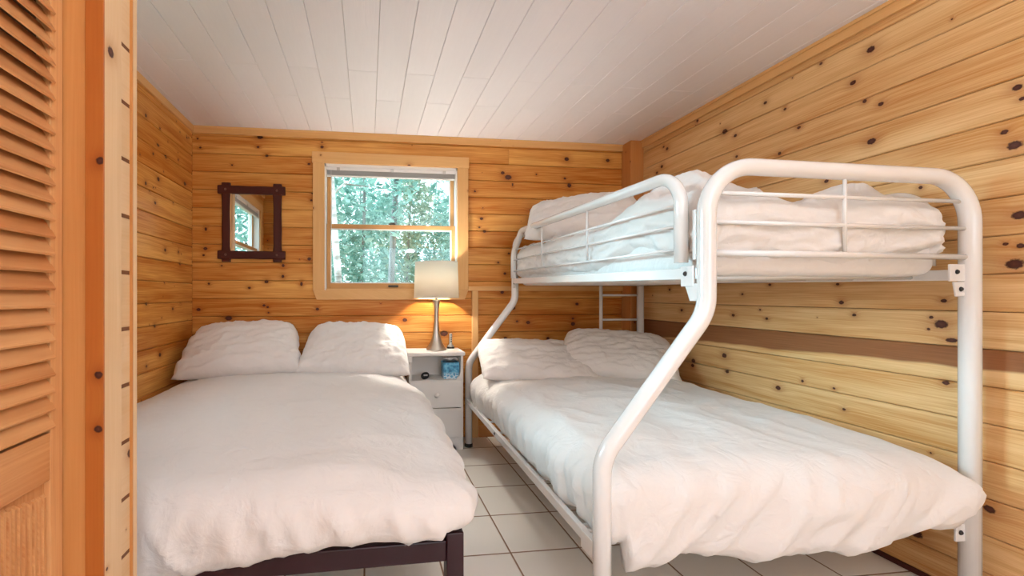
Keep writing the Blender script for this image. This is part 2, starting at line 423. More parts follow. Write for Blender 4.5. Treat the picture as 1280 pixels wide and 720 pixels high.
def barkmat(name, a, b, sc):
    t = NT(name)
    tc = t.n('ShaderNodeTexCoord')
    mp = t.n('ShaderNodeMapping'); mp.inputs['Scale'].default_value = sc; t.l(tc.outputs['Object'], mp.inputs[0])
    n = t.n('ShaderNodeTexNoise'); n.inputs['Scale'].default_value = 1; n.inputs['Detail'].default_value = 4; t.l(mp.outputs[0], n.inputs['Vector'])
    c = t.ramp(n.outputs['Fac'], [(.35, a), (.6, b)])
    t.pbsdf(c, .9)
    return t.m
BARK = barkmat('grey_bark', (.12, .12, .12), (.30, .29, .28), (12, 12, 2))
BIRCH = barkmat('white_birch_bark', (.25, .22, .2), (.82, .8, .77), (3, 3, 14))
GROUND = barkmat('forest_ground', (.10, .13, .05), (.28, .25, .12), (2, 2, 2))

def tissuebox():
    t = NT('blue_printed_card')
    tc = t.n('ShaderNodeTexCoord')
    n = t.n('ShaderNodeTexNoise'); n.inputs['Scale'].default_value = 38; n.inputs['Detail'].default_value = 5
    t.l(tc.outputs['Object'], n.inputs['Vector'])
    v = t.n('ShaderNodeTexVoronoi', feature='DISTANCE_TO_EDGE'); v.inputs['Scale'].default_value = 42; t.l(tc.outputs['Object'], v.inputs['Vector'])
    s = t.n('ShaderNodeSeparateXYZ'); t.l(tc.outputs['Object'], s.inputs[0])
    c = t.ramp(n.outputs['Fac'], [(.3, (.03, .12, .25)), (.5, (.06, .32, .52)), (.72, (.25, .58, .72))])
    low = t.math('MULTIPLY_ADD', s.outputs[2], -30.0, 1.6, clamp=True)
    ed = t.math('LESS_THAN', v.outputs['Distance'], .12)
    c = t.mix(t.math('MULTIPLY', low, t.math('MULTIPLY_ADD', ed, .8, .1)), c, (.75, .78, .8))
    t.pbsdf(c, .5)
    return t.m
TISSUEBOX = tissuebox()
TISSUE = simple('soft_tissue', (.85, .83, .8), .9)

# ------------------------------------------------------------------ room dimensions
XL, XR, YB, H = -1.31, 2.25, 3.43, 2.42
XN = -.585            # face of the closet wall
YN = 1.174            # far end of the closet wall
YF = -1.9             # wall behind the camera
PITCH = .137

def rects_minus(a0, a1, z0, z1, hole):
    if not hole: return [(a0, a1, z0, z1)]
    h0, h1, g0, g1 = hole
    if h1 <= a0 or h0 >= a1 or g1 <= z0 or g0 >= z1: return [(a0, a1, z0, z1)]
    out = []
    if h0 > a0: out.append((a0, h0, z0, z1))
    if h1 < a1: out.append((h1, a1, z0, z1))
    if g0 > z0 + .004: out.append((max(a0,h0), min(a1,h1), z0, g0))
    if g1 < z1 - .004: out.append((max(a0,h0), min(a1,h1), g1, z1))
    return out

def plank_wall(name, W, a0, a1, zoff, mat, hole=None, thick=.12, tones=None, joints=None, seed=1, z1=H, ext=(0,0), nocut=False):
    """W(a, n, z) -> world ; n is distance into the room from the wall face"""
    rnd = random.Random(seed)
    m = MB()
    T = .014; ch = .0045
    z = zoff - math.ceil(zoff/PITCH)*PITCH
    r = 0
    while z < z1:
        lo, hi = max(z, 0), min(z+PITCH, z1)
        if hi - lo > .006:
            cuts = [a0]
            if joints and r in joints: cuts.append(joints[r])
            elif not nocut and rnd.random() < .22: cuts.append(lerp(a0, a1, rnd.uniform(.25, .8)))
            cuts.append(a1)
            for ci in range(len(cuts)-1):
                ou, ov = rnd.uniform(0, 60), rnd.uniform(0, 60)
                tone = rnd.random()
                if tones and (r, ci) in tones: tone = tones[(r, ci)]
                for (b0, b1, c0, c1) in rects_minus(cuts[ci], cuts[ci+1], lo, hi, hole):
                    g = .0012
                    b0 += .0006; b1 -= .0006
                    P = [(b0,0,c0+g),(b1,0,c0+g),(b1,0,c1-g),(b0,0,c1-g),            # back
                         (b0,T-ch,c0+g),(b1,T-ch,c0+g),(b1,T-ch,c1-g),(b0,T-ch,c1-g),
                         (b0,T,c0+g+ch),(b1,T,c0+g+ch),(b1,T,c1-g-ch),(b0,T,c1-g-ch)]
                    k = len(m.v)
                    m.v += [Vector(W(p[0], p[1]-T, p[2])) for p in P]
                    for q in ((8,9,10,11),(4,5,9,8),(6,7,11,10),(0,1,5,4),(2,3,7,6),(1,2,6,5),(5,6,10,9),(3,0,4,7),(7,4,8,11)):
                        m.face([k+i for i in q], [(P[i][0]+ou, P[i][2]+P[i][1]+ov) for i in q], tone)
        z += PITCH; r += 1
    o = m.build(name, mat, kind='structure')
    # dark backing behind the boards
    bk = MB()
    for (b0, b1, c0, c1) in rects_minus(a0-ext[0], a1+ext[1], 0, z1, hole):
        P = [W(b0,-thick,c0),W(b1,-thick,c0),W(b1,-T_,c0),W(b0,-T_,c0),W(b0,-thick,c1),W(b1,-thick,c1),W(b1,-T_,c1),W(b0,-T_,c1)]
        bk.hexa(P)
    bo = bk.build('wall_backing', GROOVE, o)
    for ob in (o, bo):
        import bmesh
        bm = bmesh.new(); bm.from_mesh(ob.data); bmesh.ops.recalc_face_normals(bm, faces=bm.faces); bm.to_mesh(ob.data); bm.free()
    return o
T_ = .0135
WB = lambda a, n, z: (a, YB-n, z)
WR = lambda a, n, z: (XR-n, a, z)
WL = lambda a, n, z: (XL+n, a, z)
WN = lambda a, n, z: (XN+n, a, z)
WE = lambda a, n, z: (a, YN+n, z)
WF = lambda a, n, z: (a, YF+n, z)

WIN1 = (-.335, .715, 1.19, 2.175)       # x0 x1 z0 z1
WIN2 = (1.40, 2.42, 1.19, 2.175)        # y0 y1 z0 z1
plank_wall('wall_back', WB, XL, XR, 1.125, PINE_B, hole=WIN1, seed=3, ext=(.12,.12))
# right wall: long boards; one dark heartwood board under the bunk
plank_wall('wall_right', WR, YF, YB, 1.089, PINE_R, seed=11, tones={(8,0):.15,(6,0):.2,(7,0):.1,(5,0):.45}, nocut=True, ext=(.12,.12))
plank_wall('wall_left', WL, YF, YB, 1.10, PINE_L, hole=WIN2, seed=5, ext=(.12,.12))
plank_wall('wall_closet_end', WE, XL, XN-.001, 1.10, PINE, seed=8, thick=.09)
CL0, CL1, CLH = .21, 1.015, 2.08         # closet opening in the closet wall
plank_wall('wall_closet', WN, YF, YN, 1.205, PINE_PALE, hole=(CL0-.021, CL1+.021, -1, CLH+.021), seed=9, thick=.09)
plank_wall('wall_front', WF, XN, XR, 1.1, PINE, hole=(-.1, 1.95, -1, 2.12), seed=12)

# floor
m = MB(); m.box(XL-.15, XR+.15, YF-.15, YB+.15, -.08, 0); m.build('floor', TILES, kind='structure')

# ceiling: plank tiles
m = MB(); rnd = random.Random(4)
PW = .1645
k = -9
x = .052 - 9*PW
while x < XR:
    x0, x1 = max(x, XL), min(x+PW, XR)
    if x1 > x0+.002:
        jy = (2.47 if (k % 2) else 2.83)
        ys = sorted([YF] + [j for j in (jy-3*1.22, jy-2*1.22, jy-1.22, jy, jy+1.22) if YF < j < YB] + [YB])
        for i in range(len(ys)-1):
            g = .0009; c = .0022; y0, y1 = ys[i], ys[i+1]
            ou, ov, tone = rnd.uniform(0, 40), rnd.uniform(0, 40), rnd.random()
            P = [(x0+g,y0+g,H+.012),(x1-g,y0+g,H+.012),(x1-g,y1-g,H+.012),(x0+g,y1-g,H+.012),
                 (x0+g,y0+g,H+c),(x1-g,y0+g,H+c),(x1-g,y1-g,H+c),(x0+g,y1-g,H+c),
                 (x0+g+c,y0+g+c,H),(x1-g-c,y0+g+c,H),(x1-g-c,y1-g-c,H),(x0+g+c,y1-g-c,H)]
            b = len(m.v); m.v += [Vector(p) for p in P]
            for q in ((8,11,10,9),(4,8,9,5),(5,9,10,6),(6,10,11,7),(7,11,8,4),(0,4,5,1),(1,5,6,2),(2,6,7,3),(3,7,4,0)):
                m.face([b+i for i in q], [(P[i][1]+ou, P[i][0]+ov) for i in q], tone)
    x += PW; k += 1
co = m.build('ceiling', CEIL, kind='structure')
m = MB(); m.box(XL-.12, XR+.12, YF-.12, YB+.12, H+.0125, H+.12)
m.build('ceiling_backing', simple('ceiling_groove', (.35, .34, .33), .9), co)

# crown trims
def trimbox(name, boxes, mat=PINE_TRIM, bevel=.003):
    m = MB()
    for b in boxes: m.box(*b)
    return m.build(name, mat, kind='structure', bevel=bevel)
trimbox('trim_1', [(XL, XR, YB-.018, YB, H-.055, H), (XL, XR, YB-.024, YB-.018, H-.014, H)])
trimbox('trim_2', [(XR-.018, XR, YF, YB-.02, H-.062, H), (XR-.026, XR-.018, YF, YB-.02, H-.018, H)])
trimbox('trim_3', [(XL, XL+.018, YN, YB-.02, H-.05, H)])
# boxed corner post
trimbox('trim_4', [(2.135, XR, 3.30, YB, 0, H-.001)], PINE_ORANGE, .004)
# framed lower panel behind the bunk: stile and cap
trimbox('trim_5', [(.835, .885, YB-.02, YB, .0, 1.185), (.80, 2.135, YB-.024, YB, 1.185, 1.222)])
# dark line at the foot of the right wall, plain baseboard at the back
trimbox('baseboard_right', [(XR-.012, XR, YF, 3.29, 0, .022)], RUSTIC, .002)
trimbox('baseboard_back', [(.89, 2.13, YB-.016, YB, 0, .09)], PINE_ORANGE, .002)
# corner trim at the end of the closet wall, and casing round the closet opening
trimbox('trim_6', [(XN-.02, XN+.0035, 1.153, YN+.005, 0, H)], PINE_PALE, .004)
trimbox('trim_10', [(XN-.01, XN+.006, 1.149, 1.154, 0, H)], PINE_ORANGE, .001)
trimbox('trim_7', [(XN, -.568, CL1, 1.082, 0, CLH+.07), (XN, -.568, CL0-.067, CL0, 0, CLH+.07), (XN, -.568, CL0, CL1, CLH, CLH+.07)], PINE_PALE, .002)
trimbox('trim_9', [(-.604, -.5675, CL1-.0045, CL1+.001, 0, CLH+.0)], wood('reddish_casing_edge', (.46, .15, .03), (.38, .10, .018), knots=.5, cell=.12), .001)
trimbox('trim_8', [(-.675, -.586, CL1, CL1+.02, 0, CLH), (-.600, -.590, CL1-.003, CL1, 0, CLH), (-.675, -.586, CL0-.02, CL0, 0, CLH), (-.675, -.586, CL0, CL1, CLH, CLH+.02)], PINE_ORANGE, .002)

# ------------------------------------------------------------------ louvered bifold door
def louver_leaf(root, y0, y1):
    xf, xb = -.648, -.676
    st = .036
    m = MB(); m.box(xb, xf, y1-st, y1, .02, CLH-.02); m.box(xb, xf, y0, y0+st, .02, CLH-.02)
    m.build('stile', DOORWOOD, root, bevel=.002)
    m = MB()
    m.box(xb, xf, y0+st, y1-st, .02, .16); m.box(xb, xf, y0+st, y1-st, .77, .868); m.box(xb, xf, y0+st, y1-st, CLH-.1, CLH-.02)
    m.build('rail', DOORWOOD, root, bevel=.002)
    # reeded raised panel
    m = MB()
    xr = xf-.012
    m.box(xb+.004, xr, y0+st, y1-st, .16, .77, axis=2)
    n = 26; w = (y1-y0-2*st)/n
    for i in range(n):
        a = y0+st+i*w
        top = .755 - .012*math.cos((i+.5)/n*2*PI)
        pts = [(xr, a+w*.1, .18), (xr, a+w*.9, .18), (xr+.006, a+w*.7, .19), (xr+.006, a+w*.3, .19)]
        m.hexa([(xr,a+w*.1,.18),(xr,a+w*.9,.18),(xr+.006,a+w*.72,.186),(xr+.006,a+w*.28,.186),
                (xr,a+w*.1,top),(xr,a+w*.9,top),(xr+.006,a+w*.72,top-.006),(xr+.006,a+w*.28,top-.006)])
    m.build('panel', DOORWOOD, root)
    z = .868 + .02
    while z < CLH-.11:
        m = MB(); t_ = random.random()
        o1, o2 = random.uniform(0, 9), random.uniform(0, 9)
        a, b = y0+st-.004, y1-st+.004
        # slat tilted: front edge low, back edge high
        prof = [(xf+.006, z-.012), (xf+.008, z-.008), (xf+.005, z-.003), (xf-.017, z+.037), (xf-.022, z+.039), (xf-.024, z+.035)]
        k = len(m.v)
        for yy in (a, b): m.v += [Vector((p[0], yy, p[1])) for p in prof]
        for i in range(6):
            j = (i+1) % 6
            m.face((k+i, k+6+i, k+6+j, k+j), [(a+o1, i*.01+o2), (b+o1, i*.01+o2), (b+o1, i*.01+.012+o2), (a+o1, i*.01+.012+o2)], t_)
        m.face([k+i for i in range(6)]); m.face([k+6+i for i in range(6)][::-1])
        m.build('louver', DOORWOOD, root)
        z += .0355
dr = thing('louvered_closet_door', (-.66, .62, 0), 'louvered pine bifold closet door at the left edge', 'door')
louver_leaf(dr, .62, 1.011)
dr2 = thing('louvered_closet_door', (-.66, .4, 0), 'nearer leaf of the louvered pine closet door, out of the frame', 'door')
louver_leaf(dr2, .225, .615)

# ------------------------------------------------------------------ windows
def window(idx, W, hole, s):
    a0, a1, z0, z1 = hole
    root = bpy.data.objects.new('window_%d' % idx, None); C.objects.link(root); root['kind'] = 'structure'
    root.location = W((a0+a1)/2, 0, z0); ORG[root.name] = Vector(root.location)
    def bx(m, u0, u1, n0, n1, c0, c1, axis=None):
        p, q = W(u0, n0, c0), W(u1, n1, c1)
        m.box(min(p[0],q[0]), max(p[0],q[0]), min(p[1],q[1]), max(p[1],q[1]), min(p[2],q[2]), max(p[2],q[2]), axis)
    m = MB()
    cw = .088
    bx(m, a0-cw, a0, 0, .02, z0, z1); bx(m, a1, a1+cw, 0, .02, z0, z1)
    bx(m, a0-cw-.006, a1+cw+.006, 0, .024, z1, z1+.085)
    m.build('window_casing', PINE_TRIM, root, bevel=.003)
    m = MB()     # apron with mitred ends
    P = []
    for c, ins in ((z0-.075, .03), (z0, 0)):
        for n in (0, .02):
            P.append((a0-cw+ins, n, c)); P.append((a1+cw-ins, n, c))
    pts = [W(*P[i]) for i in (0, 1, 3, 2, 4, 5, 7, 6)]
    m.hexa(pts); m.build('window_apron', PINE_TRIM, root, bevel=.002)
    m = MB()     # wooden reveal + white vinyl liner
    bx(m, a0, a0+.012, -.125, .004, z0, z1); bx(m, a1-.012, a1, -.125, .004, z0, z1)
    bx(m, a0, a1, -.125, .004, z1-.022, z1)
    m.build('jamb_liner', VINYL, root, bevel=.001)
    m = MB(); bx(m, a0+.012, a1-.012, -.125, .012, z0, z0+.012)
    m.build('window_sill', PINE_TRIM, root, bevel=.002)
    zm = 1.69
    def sash(n0, n1, c0, c1, name, rb, rt, st=.028):
        m = MB()
        b0, b1 = a0+.014, a1-.014
        bx(m, b0, b0+st, n0, n1, c0, c1); bx(m, b1-st, b1, n0, n1, c0, c1)
        bx(m, b0+st, b1-st, n0, n1, c0, c0+rb); bx(m, b0+st, b1-st, n0, n1, c1-rt, c1)
        fr = m.build(name, SASHWOOD, root, bevel=.002)
        m = MB(); q = .008
        bx(m, b0+st, b0+st+q, n0+.004, n1-.006, c0+rb, c1-rt); bx(m, b1-st-q, b1-st, n0+.004, n1-.006, c0+rb, c1-rt)
        bx(m, b0+st, b1-st, n0+.004, n1-.006, c0+rb, c0+rb+q); bx(m, b0+st, b1-st, n0+.004, n1-.006, c1-rt-q, c1-rt)
        m.build('glazing_bead', VINYL, root)
        m = MB(); nm = (n0+n1)/2
        bx(m, b0+st, b1-st, nm-.002, nm+.002, c0+rb, c1-rt)
        m.build('pane', GLASS, fr)
    sash(-.055, -.02, z0+.012, zm+.02, 'lower_sash', .042, .034)
    sash(-.10, -.065, zm-.015, z1-.022, 'upper_sash', .034, .034)
    m = MB(); c = (a0+a1)/2
    bx(m, c-.028, c+.028, -.02, -.004, zm+.02, zm+.03)
    bx(m, c-.015, c+.02, -.018, -.008, zm+.03, zm+.038)
    m.build('sash_lock', BRONZE, root, bevel=.002)
    m = MB(); bx(m, c-.03, c+.05, -.02, -.008, z0+.024, z0+.040); m.build('sash_lift', BRONZE, root, bevel=.003)
    return root
window(1, WB, WIN1, 1)
window(2, WL, WIN2, 1)

def blind(W, hole, label, dropz):
    a0, a1, z0, z1 = hole
    loc = W((a0+a1)/2, -.01, z1-.06)
    root = thing('window_blind', loc, label, 'blind')
    def bx(m, u0, u1, n0, n1, c0, c1):
        p, q = W(u0, n0, c0), W(u1, n1, c1)
        m.box(min(p[0],q[0]), max(p[0],q[0]), min(p[1],q[1]), max(p[1],q[1]), min(p[2],q[2]), max(p[2],q[2]))
    m = MB(); bx(m, a0+.014, a1-.014, -.028, .0, z1-.048, z1-.023); m.build('headrail', VINYL, root, bevel=.003)
    m = MB()
    z = z1-.050
    for i in range(12):
        bx(m, a0+.018, a1-.018, -.028, -.002, z-.0012, z); z -= .0028
    m.build('slat_stack', simple('grey_blind_slats', (.55, .55, .56), .5), root)
    m = MB(); bx(m, a0+.018, a1-.018, -.027, -.003, z-.012, z-.001); m.build('bottom_rail', VINYL, root, bevel=.002)
    for f in (.1, .5, .9):
        m = MB(); u = lerp(a0, a1, f); bx(m, u-.012, u+.012, -.003, .003, z1-.052, z1-.026); m.build('bracket_clip', SILVER, root, bevel=.002)
    u = a0+.05
    m = MB(); m.tube([W(u, .004, z1-.04), W(u+.003, .006, z1-.3), W(u, .004, dropz)], .002, 8); m.build('cord', VINYL, root)
blind(WB, WIN1, 'white slatted blind pulled up at the top of the window over the nightstand', 1.62)
blind(WL, WIN2, 'white slatted blind pulled up on the window seen only in the mirror', 1.62)

# ------------------------------------------------------------------ mirror
mr = thing('wall_mirror', (-.885, YB, 1.70), 'small rectangular mirror in a dark rustic frame with crossed corners', 'mirror')
x0, x1, z0, z1 = -1.063, -.688, 1.455, 1.947; w = .058; e = .052
yb = YB
def frame_bar(m, horizontal, a, b, c, ext):
    # slightly irregular hewn bar with knobbed ends
    n = 10
    hw = w/2
    prev = None
    secs = []
    L0, L1 = a-ext, b+ext
    for i in range(n+1):
        t = i/n
        p = lerp(L0, L1, t)
        endk = 1.22 if (t < .12 or t > .88) else (1.02+.04*math.sin(t*17+a*9))
        if i in (0, n): endk = 1.05
        secs.append((p, hw*endk))
    pr = [secs[0]] + secs[1:]
    for i in range(n):
        (p0, h0), (p1, h1) = secs[i], secs[i+1]
    k = len(m.v); ou, ov = random.uniform(0, 9), random.uniform(0, 9)
    yf = yb-(.030 if horizontal else .024)
    for p, h in secs:
        for (d, yy) in ((-h, yb-.001), (-h, yf+.006), (-h*.7, yf), (h*.7, yf), (h, yf+.006), (h, yb-.001)):
            m.v.append(Vector((p, yy, c+d)) if horizontal else Vector((c+d, yy, p)))
    for i in range(n):
        for j in range(6):
            j2 = (j+1) % 6
            m.face((k+i*6+j, k+(i+1)*6+j, k+(i+1)*6+j2, k+i*6+j2), [(secs[i][0]+ou, j*.02+ov), (secs[i+1][0]+ou, j*.02+ov), (secs[i+1][0]+ou, j*.02+.02+ov), (secs[i][0]+ou, j*.02+.02+ov)], .5)
    m.face([k+j for j in range(6)][::-1]); m.face([k+n*6+j for j in range(6)])
for c in (x0, x1):
    m = MB(); frame_bar(m, False, z0, z1, c, e); m.build('frame_stile', RUSTIC, mr)
for c in (z0, z1):
    m = MB(); frame_bar(m, True, x0, x1, c, e+.006); m.build('frame_rail', RUSTIC, mr)
for cx_ in (x0, x1):
    for cz_ in (z0, z1):
        m = MB()
        m.tube([(cx_, yb-.030, cz_), (cx_, yb-.035, cz_)], [.009, .006], 12)
        m.build('corner_peg', simple('worn_peg', (.16, .06, .04), .5) if (cx_, cz_) == (x0, z0) else bpy.data.materials['worn_peg'], mr)
m = MB(); m.box(x0+.02, x1-.02, yb-.012, yb-.004, z0+.02, z1-.02); m.build('mirror_glass', MIRROR, mr)
m = MB()
m.box(x0+w/2-.004, x0+w/2+.008, yb-.016, yb-.004, z0+.02, z1-.02); m.build('inner_bead', PINE_TRIM, mr)

# ------------------------------------------------------------------ bunk bed
FY, HY = 1.31, 3.22
bk = thing('bunk_bed', (1.45, 2.26, 0), 'white tubular metal bunk bed, narrow upper bunk over wide lower bed', 'bunk bed')
def zo(y): return .035*(y-FY)/(HY-FY)
R1 = .0285
XA, XU, XP = .748, 1.118, 2.165
m = MB()
pts = rpath([(XA,FY,.012),(XA,FY,.625),(XU,FY,1.095),(XU,FY,1.584),(XP,FY,1.575),(XP,FY,.012)], [0,.16,.16,.165,.165,0], 12)
m.tube(pts, R1, 20); m.build('foot_frame', WHITE_METAL, bk)
m = MB()
hz = zo(HY)
pts = rpath([(XA+.012,HY,.012),(XA+.012,HY,.60+hz),(XU+.008,HY,1.075+hz),(XU+.008,HY,1.37+hz)], [0,.14,.14,0], 12)
m.tube(pts, R1*.95, 20)
m.build('head_post', WHITE_METAL, bk)
m = MB(); m.tube([(XP,HY,.012),(XP,HY,1.36+hz)], R1*.95, 20); m.build('head_post', WHITE_METAL, bk)
for (x, y) in ((XA,FY),(XP,FY),(XA+.012,HY),(XP,HY)):
    m = MB(); m.lathe([(.031,0),(.031,.02),(.029,.026)], (x, y), 20); m.build('foot_cap', BLACK, bk)
# head board: arch over the pillow end
m = MB()
pts = rpath([(XU+.01,HY,1.35+hz),(XU+.01,HY,1.60+hz),(XP,HY,1.60+hz),(XP,HY,1.35+hz)], [0,.12,.12,0], 10)
m.tube(pts, .022, 16); m.build('head_arch', WHITE_METAL, bk)
m = MB(); m.tube([(1.83,HY,.34+hz),(1.83,HY,1.22+hz)], .013, 12); m.build('ladder_upright', WHITE_METAL, bk)
for z in (.45, .68, .92, 1.115, 1.205):
    m = MB(); m.tube([(1.83,HY,z+hz),(XP,HY,z+hz)], .009, 10); m.build('ladder_rung', WHITE_METAL, bk)
# foot end rails
for z, r in ((1.492,.0075),(1.395,.0075),(1.292,.011)):
    m = MB(); m.tube([(XU,FY,z),(XP,FY,z-.004)], r, 12); m.build('end_rail', WHITE_METAL, bk)
m = MB(); m.tube([(1.642,FY-.002,1.30),(1.642,FY-.002,1.575)], .006, 12); m.build('end_bar', WHITE_METAL, bk)
for y_, z_ in ((FY+.16,.315),(HY,.345)):
    m = MB(); m.tube([(XA,y_,z_),(XP,y_,z_)], .014, 12); m.build('lower_cross_rail', WHITE_METAL, bk)
# upper side rails
GX = 1.092
def rail(x0, x1, y0, y1, z0, z1, name, bev=.004):
    m = MB()
    a, b = zo(y0), zo(y1)
    m.hexa([(x0,y0,z0+a),(x1,y0,z0+a),(x1,y1,z0+b),(x0,y1,z0+b),(x0,y0,z1+a),(x1,y0,z1+a),(x1,y1,z1+b),(x0,y1,z1+b)])
    return m.build(name, WHITE_METAL, bk, bevel=bev)
rail(1.098, 1.118, FY+.02, HY-.03, 1.203, 1.243, 'side_rail')
rail(1.118, 1.150, FY+.02, HY-.03, 1.203, 1.208, 'side_rail_lip', .001)
rail(2.118, 2.140, FY+.02, HY-.03, 1.203, 1.243, 'side_rail')
rail(.748-.014, .748+.010, FY+.02, HY-.03, .300, .338, 'lower_side_rail')
rail(2.118, 2.140, FY+.02, HY-.03, .300, .338, 'lower_side_rail')
# slats under both mattresses
for z0, xa, xb_ in ((1.208, 1.12, 2.13), (.306, .76, 2.13)):
    for i in range(9):
        y = lerp(FY+.14, HY-.12, i/8)
        m = MB(); m.tube([(xa, y, z0+zo(y)+.008), (xb_, y, z0+zo(y)+.008)], .007, 8); m.build('support_bar', WHITE_METAL, bk)
# guard rail towards the room
m = MB()
g0, g1 = 1.395, 3.185
pts = rpath([(GX,g0,1.262+zo(g0)),(GX,g0,1.578+zo(g0)),(GX,2.98,1.578+zo(g1)),(GX+.012,g1,1.44+zo(g1)),(GX+.012,g1,1.245+zo(g1))], [0,.12,.10,.10,0], 12)
m.tube(pts, .0225, 18); m.build('guard_rail', WHITE_METAL, bk)
for z in (1.47, 1.395, 1.31):
    m = MB(); m.tube([(GX,g0,z+zo(g0)),(GX+.008,g1-.0,z+zo(g1)-.012)], .0055, 10); m.build('guard_wire', WHITE_METAL, bk)
for y, zt in ((2.62, 1.575), (2.05, 1.575)):
    m = MB(); m.tube([(GX,y,1.31+zo(y)),(GX,y,zt+zo(y))], .0055, 10); m.build('guard_post', WHITE_METAL, bk)
# wall side guard rail
m = MB()
pts = rpath([(2.15,g0+.02,1.262),(2.15,g0+.02,1.55),(2.15,3.1,1.58),(2.15,3.1,1.28)], [0,.12,.12,0], 10)
m.tube(pts, .018, 14); m.build('wall_guard_rail', WHITE_METAL, bk)
# brackets with bolts
def bracket(pts, name='bracket'):
    m = MB(); m.hexa(pts); return m.build(name, WHITE_METAL, bk, bevel=.002)
def plate(x0, x1, y0, y1, z0, z1):
    m = MB(); m.box(x0, x1, y0, y1, z0, z1); return m.build('bracket', WHITE_METAL, bk, bevel=.002)
def bolt(p, n):
    p = Vector(p); n = Vector(n)
    m = MB(); m.tube([p, p+n*.004], [.009, .006], 12); m.build('bolt', BLACK, bk)
plate(1.090, 1.097, FY+.026, FY+.085, 1.18, 1.25); bolt((1.089, FY+.062, 1.224), (-1,0,0))
bracket([(1.092,FY+.01,1.13),(1.098,FY+.01,1.13),(1.098,FY+.045,1.13),(1.092,FY+.045,1.13),(1.092,FY+.01,1.19),(1.098,FY+.01,1.19),(1.098,FY+.07,1.19),(1.092,FY+.07,1.19)])
plate(1.095, 1.101, FY+.022, FY+.036, 1.27, 1.44)                 # strip joining guard and post
for (z0, z1) in ((1.200, 1.262),):
    plate(2.075, 2.142, FY-.004, FY+.004, z0, z1); bolt((2.102, FY-.005, z0+.034), (0,-1,0))
bracket([(2.103,FY-.003,1.145),(2.14,FY-.003,1.145),(2.14,FY+.004,1.145),(2.103,FY+.004,1.145),(2.092,FY-.003,1.198),(2.14,FY-.003,1.198),(2.14,FY+.004,1.198),(2.092,FY+.004,1.198)]); bolt((2.12, FY-.004, 1.172), (0,-1,0))
plate(2.10, 2.142, FY-.004, FY+.004, .262, .325); bolt((2.118, FY-.005, .295), (0,-1,0))
plate(1.105, 1.112, HY-.065, HY-.015, 1.17+hz, 1.45+hz)
for z in (1.205, 1.29, 1.38): bolt((1.102, HY-.045, z+hz), (-1,0,0))
bolt((.733, 2.45, .335+zo(2.4)-.012), (-1,0,0)); bolt((.733, FY+.09, .316), (-1,0,0))
plate(.727, .734, FY+.022, FY+.10, .285, .345)
m = MB(); m.box(2.13, XP, HY-.032, HY-.024, 1.19+hz, 1.26+hz); m.build('bracket', WHITE_METAL, bk, bevel=.002); bolt((2.15, HY-.034, 1.225+hz), (0,-1,0))

# ------------------------------------------------------------------ metal bed frame on the left
bf = thing('metal_bed_frame', (.275, 1.36, 0), 'dark maroon metal bed frame under the left bed', 'bed frame')
def mbx(name, *a):
    m = MB(); m.box(*a); return m.build(name, MAROON, bf, bevel=.004)
mbx('leg', .245, .300, 1.335, 1.390, .008, .402)
mbx('leg', -1.245, -1.19, 1.335, 1.390, .008, .402)
mbx('leg', .245, .300, 3.33, 3.385, .008, .402)
mbx('leg', -1.245, -1.19, 3.33, 3.385, .008, .402)
for x in (.2725, -1.2175):
    for y in (1.3625, 3.3575):
        m = MB(); m.box(x-.024, x+.024, y-.024, y+.024, 0, .009); m.build('foot_cap', BLACK, bf)
mbx('foot_rail', -1.19, .245, 1.340, 1.378, .312, .377)
mbx('head_rail', -1.19, .245, 3.34, 3.378, .312, .377)
mbx('side_rail', .262, .298, 1.39, 3.33, .325, .395)
mbx('side_rail', -1.243, -1.207, 1.39, 3.33, .325, .395)
for i in range(8):
    y = 1.5+i*.24
    mbx('cross_slat', -1.207, .262, y, y+.045, .355, .372)
bf.rotation_euler = (0, 0, math.radians(1.2))

def rounded_box(name, x0, x1, y0, y1, z0, z1, r, mat, label, cat, **k):
    m = MB(); m.box(x0, x1, y0, y1, z0, z1)
    o = m.build(name, mat, loc=((x0+x1)/2, (y0+y1)/2, z0), bevel=r, bseg=5)
    for p in o.data.polygons: p.use_smooth = True
    tag(o, label, cat, **k); return o
rounded_box('mattress', -1.225, .285, 1.375, 3.395, .4035, .545, .04, CLOTH, 'white mattress of the left bed, a sliver showing over the maroon rail', 'mattress')
rounded_box('mattress', .785, 2.11, 1.36, 3.185, .345, .50, .04, CLOTH, 'white mattress of the wide lower bunk', 'mattress')

